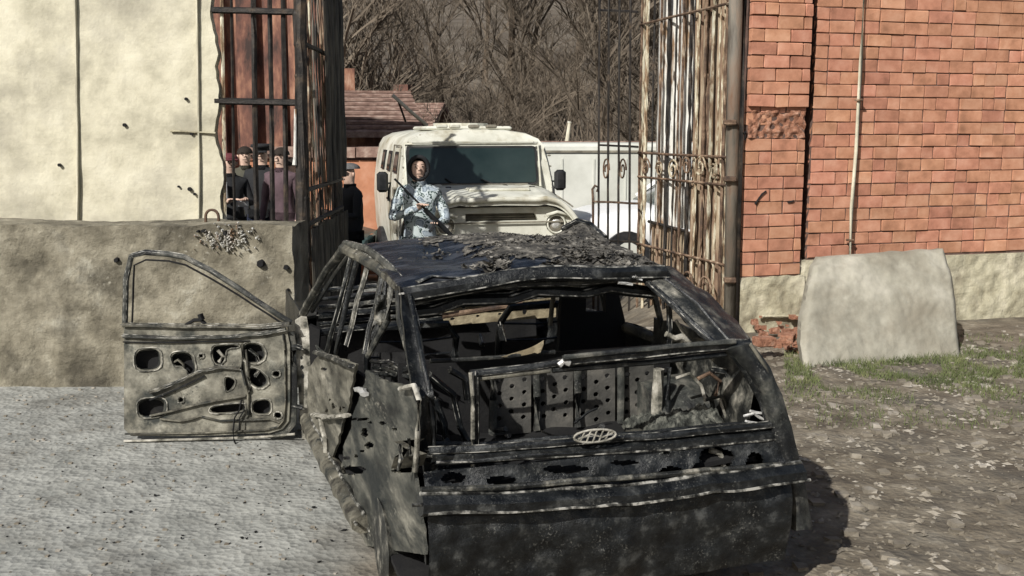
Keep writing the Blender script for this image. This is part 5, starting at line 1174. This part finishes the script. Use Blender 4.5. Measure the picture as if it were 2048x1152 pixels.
dr("door_edge", [(576,664),(582,700),(582,800),(580,845),(566,862),(540,870)], .030, 'char_grey', .03, th=.07, wob=.003)
dr("door_rim", [(566,668),(570,700),(571,800),(568,840),(556,854),(530,860),(400,866),(250,868)], .014, 'char_tan', wob=.002)
dr("door_top_rail", [(246,650),(341,652),(440,652),(520,654),(580,648)], .035, 'char_tan', -.01, wob=.005)
dr("door_top_rail", [(246,672),(341,676),(460,674),(520,668),(572,658)], .028, 'char_grey', -.012, wob=.006)
dr("door_slot", [(246,684),(341,685),(460,682),(500,682)], .010, 'char_deep', -.012, wob=.003)
dr("door_ridge", [(300,785),(345,768),(400,742),(440,734),(480,738)], .026, 'char_tan', -.012, wob=.006)
dr("door_ridge", [(300,800),(345,782),(410,752)], .016, 'char_dark', -.010, wob=.006)
dr("door_ridge", [(300,832),(345,822),(400,808),(440,800),(490,792),(500,780),(492,700)], .018, 'char_tan', -.012, wob=.004)
dr("door_ridge", [(320,838),(360,842),(385,838),(400,832),(440,842),(540,838),(560,846)], .016, 'char_tan', -.012, wob=.004)
dr("door_ridge", [(484,688),(484,740),(496,790),(498,830)], .02, 'char_tan', -.011, wob=.003)
dr("door_lower_edge", [(248,882),(400,878),(520,874),(590,868)], .018, 'pale_ash', .0, wob=.003)
dr("window_regulator", [(436,700),(446,712),(438,722)], .025, 'pale_ash', .03, wob=.01, jit=.3)
dr("window_regulator", [(500,700),(515,712),(522,735),(510,752)], .025, 'char', .03, wob=.01, jit=.3)
dr("speaker_remnant", [(346,726),(356,720),(366,728),(370,742)], .02, 'char_tan', .02, wob=.01, jit=.3)
dr("dangling_wire", [(483,800),(479,820),(470,835),(466,862),(468,880),(480,905),(488,915)], .012, 'char_deep', -.04, wob=.008)
dr("dangling_wire", [(486,800),(488,820),(480,835),(478,862)], .010, 'char_deep', -.04, wob=.008)
dr("door_hinge", [(576,690),(592,692),(604,696)], .035, 'char_dark', .03, wob=.004); dr("door_hinge", [(576,810),(592,812),(606,815)], .035, 'char_dark', .03, wob=.004)
# window frame of the door
dr("window_frame", [(582,646),(545,622),(480,578),(420,540),(370,515),(335,508),(290,505),(262,512),(252,560),(250,650)], .026, 'char_grey', .02, wob=.004, th=.03)
dr("window_frame_channel", [(566,648),(480,592),(420,556),(372,530),(338,522),(292,520),(268,530),(264,650)], .014, 'char_deep', .01, wob=.004)
dr("lock_catch", [(372,650),(388,640),(402,640),(412,650)], .028, 'char_deep', -.005, wob=.004); dr("lock_catch", [(400,628),(404,640)], .04, 'char_deep', -.005, wob=.004)
# things on the ground under the door: sill strip shadow-dark plate
q = MB(); q.bevbox(K(-1.0, 2.35, .03), (.0+1.0, .12, .03), .01, .05); part("fallen_trim", q, M['char_deep']) if False else None
# ------------------------------------------------------------------ people
def cloth(nm, c, v=0.3):
    return material(nm, [(0.3, tuple(x*(1-v) for x in c)), (0.7, tuple(min(1, x*(1+v)) for x in c))], 9, 0.9, 0.3, 14)
M['skin'] = material("skin", [(0.4, (0.52,0.36,0.28)), (0.6, (0.62,0.45,0.36))], 6, 0.6, 0.05, spec=0.3)
CL = dict(black=cloth("black_cloth", (0.016,0.017,0.019)), navy=cloth("navy_cloth", (0.015,0.02,0.045)), olive=cloth("olive_coat_cloth", (0.07,0.068,0.05)), jeans=cloth("teal_jeans_cloth", (0.10,0.17,0.19)),
          plum=cloth("plum_cloth", (0.10,0.065,0.075)), maroon=cloth("maroon_cloth", (0.12,0.03,0.035)), white=cloth("white_cloth", (0.75,0.75,0.74), .05), grey=cloth("grey_cloth", (0.13,0.13,0.13)), hair=cloth("dark_hair", (0.02,0.014,0.01)))
def camo_mat():
    m = bpy.data.materials.new("blotched_camouflage_cloth"); m.use_nodes = True; t = m.node_tree; N = t.nodes.new; L = t.links.new; b = t.nodes["Principled BSDF"]
    tc = N("ShaderNodeTexCoord"); n = N("ShaderNodeTexNoise"); n.inputs['Scale'].default_value = 11; n.inputs['Detail'].default_value = 5; L(tc.outputs['Object'], n.inputs[0])
    r = N("ShaderNodeValToRGB"); r.color_ramp.interpolation = 'CONSTANT'; L(n.outputs[0], r.inputs[0]); e = r.color_ramp.elements
    cols = [(0.0, (0.42,0.48,0.48)), (0.43, (0.02,0.045,0.04)), (0.48, (0.50,0.56,0.58)), (0.55, (0.16,0.20,0.24)), (0.59, (0.34,0.40,0.45))]
    while len(e) < len(cols): e.new(0.5)
    for q, (p, c) in zip(e, cols): q.position = p; q.color = (*c, 1)
    L(r.outputs[0], b.inputs['Base Color']); b.inputs['Roughness'].default_value = 0.95; return m
CL['camo'] = camo_mat()
def person(label, x, y, gz, H=1.76, rz=0.0, top='black', legs='navy', head='hair', arms='down', hat=None, hatcol='black', face_mask=False, build=1.0, group=None, sleeves=None):
    t = thing("person", label, "person", (x, y, gz), 0)
    if group: t['group'] = group
    s = H/1.76; R = Matrix.Rotation(rz, 3, 'Z')
    def P(a, b, c): return R @ Vector((a, b, c))*s
    V = []; E_ = []; RD = []
    def v(p, r, par=None):
        V.append(P(*p)); RD.append((r[0]*s*build, r[1]*s*build) if isinstance(r, tuple) else (r*s, r*s))
        if par is not None: E_.append((par, len(V)-1))
        return len(V)-1
    pel = v((0,0,.95), (.155,.115)); wa = v((0,0,1.10), (.150,.11), pel); ch = v((0,-.01,1.28), (.175,.12), wa); sh = v((0,0,1.42), (.13,.09), ch); nk = v((0,0,1.50), .058, sh)
    hb = v((0,-.01,1.56), .065, nk); hm = v((0,-.015,1.65), .088, hb); ht = v((0,-.01,1.735), .062, hm)
    for sx in (-1, 1):
        s1 = v((sx*.17,0,1.42), .068, sh)
        if arms == 'down': el, wr, fd = (sx*.235,.02,1.13), (sx*.235,-.08,.90), Vector((0,-.25,-1))
        elif arms == 'forward': el, wr, fd = (sx*.235,-.06,1.16), (sx*.10,-.32,1.22), Vector((-sx*.5,-.8,.2))
        elif arms == 'pockets': el, wr, fd = (sx*.27,.07,1.16), (sx*.19,-.04,.98), Vector((-sx*.3,-.3,-.8))
        elif arms == 'rifle': el, wr, fd = (sx*.27,-.04,1.17), ((-.02,-.30,1.30) if sx < 0 else (.16,-.22,1.12)), Vector((.3*-sx,-.8,.3))
        e1 = v(el, .050, s1); w1 = v(wr, .034, e1); fd.normalize()
        pm = v(tuple(Vector(wr)+fd*.06), (.042,.024), w1)
        side = fd.cross(Vector((0,0,1))); side = side.normalized() if side.length > .1 else Vector((1,0,0))
        for k in range(4):
            b0 = Vector(wr)+fd*.09+side*(.022*(k-1.5)); f1 = v(tuple(b0), .010, pm); ln = (.07,.08,.075,.058)[k]
            f2_ = v(tuple(b0+fd*ln*.55+Vector((0,0,-.006))), .0085, f1); v(tuple(b0+fd*ln*.9+Vector((0,-.012,-.022))), .007, f2_)
        t1 = v(tuple(Vector(wr)+fd*.035+side*.035*-sx), .012, pm); v(tuple(Vector(wr)+fd*.085+side*.052*-sx), .009, t1)
    for sx in (-1, 1):
        h1 = v((sx*.09,0,.88), .098, pel); k1 = v((sx*.11,-.02,.50), .068, h1); a1 = v((sx*.12,.02,.10), .050, k1); v((sx*.13,-.03,.035), .042, a1); v((sx*.14,-.16,.03), .038, len(V)-1)
    me = bpy.data.meshes.new("body"); me.from_pydata([tuple(p) for p in V], E_, []); o = bpy.data.objects.new("body", me); COL.objects.link(o)
    md = o.modifiers.new("Skin", 'SKIN'); md.use_smooth_shade = True; sv = me.skin_vertices[0].data
    for i, r in enumerate(RD): sv[i].radius = r
    sv[0].use_root = True
    o.modifiers.new("Sub", 'SUBSURF').levels = 1
    dg = bpy.context.evaluated_depsgraph_get(); dg.update(); nm = bpy.data.meshes.new_from_object(o.evaluated_get(dg)); o.modifiers.clear(); o.data = nm; bpy.data.meshes.remove(me)
    nm.name = "body"; nm.materials.clear()
    for m_ in (CL[top], CL[legs], M['skin'] if not face_mask else CL['black'], CL['black'], CL[sleeves or top]): nm.materials.append(m_)
    Ri = R.inverted()
    for p in nm.polygons:
        c = (Ri @ p.center)/s; z = c.z
        if z > 1.53: k = 2
        elif z < .11: k = 3
        elif z < .93 and abs(c.x) < .2 and not (arms != 'rifle' and abs(c.x) > .185 and z > .7): k = 1
        elif arms == 'down' and abs(c.x) > .18 and z < .90: k = 2
        elif arms in ('forward', 'rifle') and c.y < -.33: k = 2
        else: k = 0
        p.material_index = k
    nm.polygons.foreach_set('use_smooth', [True]*len(nm.polygons))
    # cloth folds
    for vv in nm.vertices:
        if vv.co.z < 1.5*s: vv.co += noise.noise_vector(vv.co*9)*.014*s+noise.noise_vector(Vector((vv.co.x*14, vv.co.y*14, vv.co.z*30)))*.006*s
    o.parent = t
    base = Vector((x, y, gz))
    def B(a, b, c): return base + P(a, b, c)
    # face: nose, eyes, ears
    q = MB()
    q.tube([B(0,-.098,1.665), B(0,-.118,1.635)], [.008*s, .014*s], 6)
    for sx in (-1, 1): q.tube([B(sx*.085,.0,1.66), B(sx*.085,.0,1.61)], [.016*s,.010*s], 6)
    q.obj("nose_and_ears", M['skin'], t, smooth=True)
    q = MB()
    for sx in (-1, 1): q.tube([B(sx*.034,-.088,1.668), B(sx*.034,-.100,1.668)], .009*s, 6); q.tube([B(sx*.02,-.094,1.69), B(sx*.05,-.086,1.69)], .004*s, 4)
    q.tube([B(-.025,-.098,1.60), B(.025,-.098,1.60)], .005*s, 4)
    q.obj("eyes_and_mouth", CL['hair'], t, kind="stuff")
    def dome(r, z0, yoff, zs, back=1.0):
        def f(u, w_):
            a_ = 2*PI*u; e_ = PI/2*w_; return B(math.cos(a_)*math.cos(e_)*r, yoff+math.sin(a_)*math.cos(e_)*r*1.12, z0+math.sin(e_)*r*zs)
        return f
    if head == 'hair' and not hat:
        q = MB(); q.grid(dome(.098, 1.675, .016, .95), 16, 7); q.obj("hair", CL['hair'], t, smooth=True)
    if hat == 'cap':
        q = MB(); q.grid(dome(.108, 1.70, .005, .62), 18, 6)
        q.grid(lambda u, w_: B((u-.5)*.17, -.10-.07*w_*math.sin(PI*(.15+u*.7)), 1.70-.012*w_), 8, 3, .006); q.obj("cap", CL[hatcol], t, smooth=True)
    if hat == 'helmet':
        q = MB(); q.grid(dome(.135, 1.645, .01, 1.0), 20, 8, 0.0); q.grid(lambda u, w_: B(math.cos(PI*2*u)*.135, .01+math.sin(PI*2*u)*.151, 1.645-.05*w_*(1 if math.sin(PI*2*u) > -.3 else .2)), 20, 2); q.obj("helmet", CL[hatcol], t, smooth=True)
    if hat == 'hood':
        q = MB(); q.tube([B(.092*math.cos(a_), -.035-.02*abs(math.sin(a_)), 1.655+.108*math.sin(a_)) for a_ in [2*PI*k/20 for k in range(20)]], .020*s, 7, up=(0,1,0), closed=True)
        q.grid(lambda u, w_: B(.100*math.cos(2*PI*u)*(1-.2*w_), -.03+.16*w_, 1.66+.115*math.sin(2*PI*u)*(1-.15*w_)), 20, 5); q.grid(lambda u, w_: B(.085*math.cos(2*PI*u)*(1-w_), .13+.02*w_, 1.66+.11*math.sin(2*PI*u)*(1-w_)), 20, 2); q.obj("hood", CL[hatcol], t, smooth=True)
    if hat == 'officer':
        q = MB(); q.tube([B(0,0,1.70), B(0,0,1.735), B(0,0,1.745), B(0,.0,1.775), B(0,.0,1.785)], [.104*s,.106*s,.135*s,.132*s,.09*s], 18)
        q.grid(lambda u, w_: B((u-.5)*.17, -.095-.06*w_*math.sin(PI*(.15+u*.7)), 1.705-.02*w_), 8, 3, .005); q.obj("peaked_cap", CL[hatcol], t, smooth=True)
    # jacket hem and collar
    def ring_(z, rx, ry, h_, nm_, mt):
        q = MB(); q.grid(lambda u, w_: B(math.cos(2*PI*u)*rx*(1+.06*math.sin(u*19)), math.sin(2*PI*u)*ry*(1+.05*math.sin(u*23)), z-h_*w_), 22, 3, .006*s, (0,0,-1)); q.obj(nm_, mt, t, smooth=True)
    ring_(1.00, .185*build, .135*build, .10, "jacket_hem", CL[top]); ring_(1.53, .075, .072, .05, "collar", CL[top])
    return t, B
gz = lambda x, y: ground_z(x, y)
def at(px, Y): return W(px, 420, Y).x
def add_person(px, Y, label, **kw): x = at(px, Y); return person(label, x, Y, gz(x, Y), **kw)
t1, B1 = add_person(462, 12.8, "person in dark jacket with a white flash, nearest the cream wall", H=1.80, rz=.5, top='black', legs='navy', hat='cap', hatcol='maroon', arms='forward')
q = MB(); q.bevbox(B1(-.10, -.165, 1.33), (.05, .03, .22), .01); q.obj("white_scarf", CL['white'], t1)
q = MB(); q.bevbox(B1(.05, -.36, 1.18), (.14, .02, .07), .01, .3); pp = q.obj("paper", CL['white'], None); pp['label'] = "folded white paper held by the person nearest the cream wall"; pp['category'] = "paper"
add_person(494, 13.9, "person in a long olive coat and teal jeans behind the grille", H=1.86, rz=.2, top='olive', legs='jeans', arms='pockets', build=1.05)
t3, B3 = add_person(528, 13.6, "person in black uniform with a black peaked cap behind the grille", H=1.88, rz=0, top='black', legs='navy', hat='officer', arms='pockets', build=1.15)
add_person(565, 13.2, "bareheaded person in plum jacket standing second from the gate leaf", H=1.86, rz=-.3, top='plum', legs='jeans', arms='down')
add_person(588, 14.0, "person with grey trousers half hidden by the grille's end post", H=1.70, rz=.8, top='navy', legs='grey', arms='down')
t6, B6 = add_person(701, 11.9, "person in black coat between the left gate leaf and the armoured truck", H=1.76, rz=-.9, top='black', legs='black', arms='forward', hat='cap', hatcol='grey')
q = MB(); q.bevbox(B6(.0, -.14, 1.40), (.07, .03, .09), .01); q.obj("white_badge", CL['white'], t6)
t7, B7 = add_person(838, 10.3, "person in blotched camouflage holding a rifle at the truck's wing", H=1.80, rz=.15, top='camo', legs='camo', hat='hood', arms='rifle', build=1.05)
# rifle held by the soldier
rt = thing("rifle", "black rifle held slantwise across the chest of the camouflaged person", "rifle", tuple(B7(0, -.36, 1.2)))
a, b = B7(.26, -.30, 1.05), B7(-.10, -.40, 1.42); d_ = (b-a).normalized()
q = MB(); q.tube([a+d_*.1, b+d_*.22], .010, 6); q.obj("barrel", M['rubber'], rt)
q = MB(); q.tube([a+d_*.02, a+d_*.34], [.026,.022], 6); q.obj("receiver", M['rubber'], rt)
q = MB(); q.tube([a-d_*.22, a+d_*.04], [.034,.020], 5); q.obj("stock", M['rubber'], rt)
q = MB(); q.tube([a+d_*.2, a+d_*.22+Vector((0,-.03,-.09)), a+d_*.27+Vector((0,-.05,-.16))], .016, 5); q.obj("magazine", M['rubber'], rt)
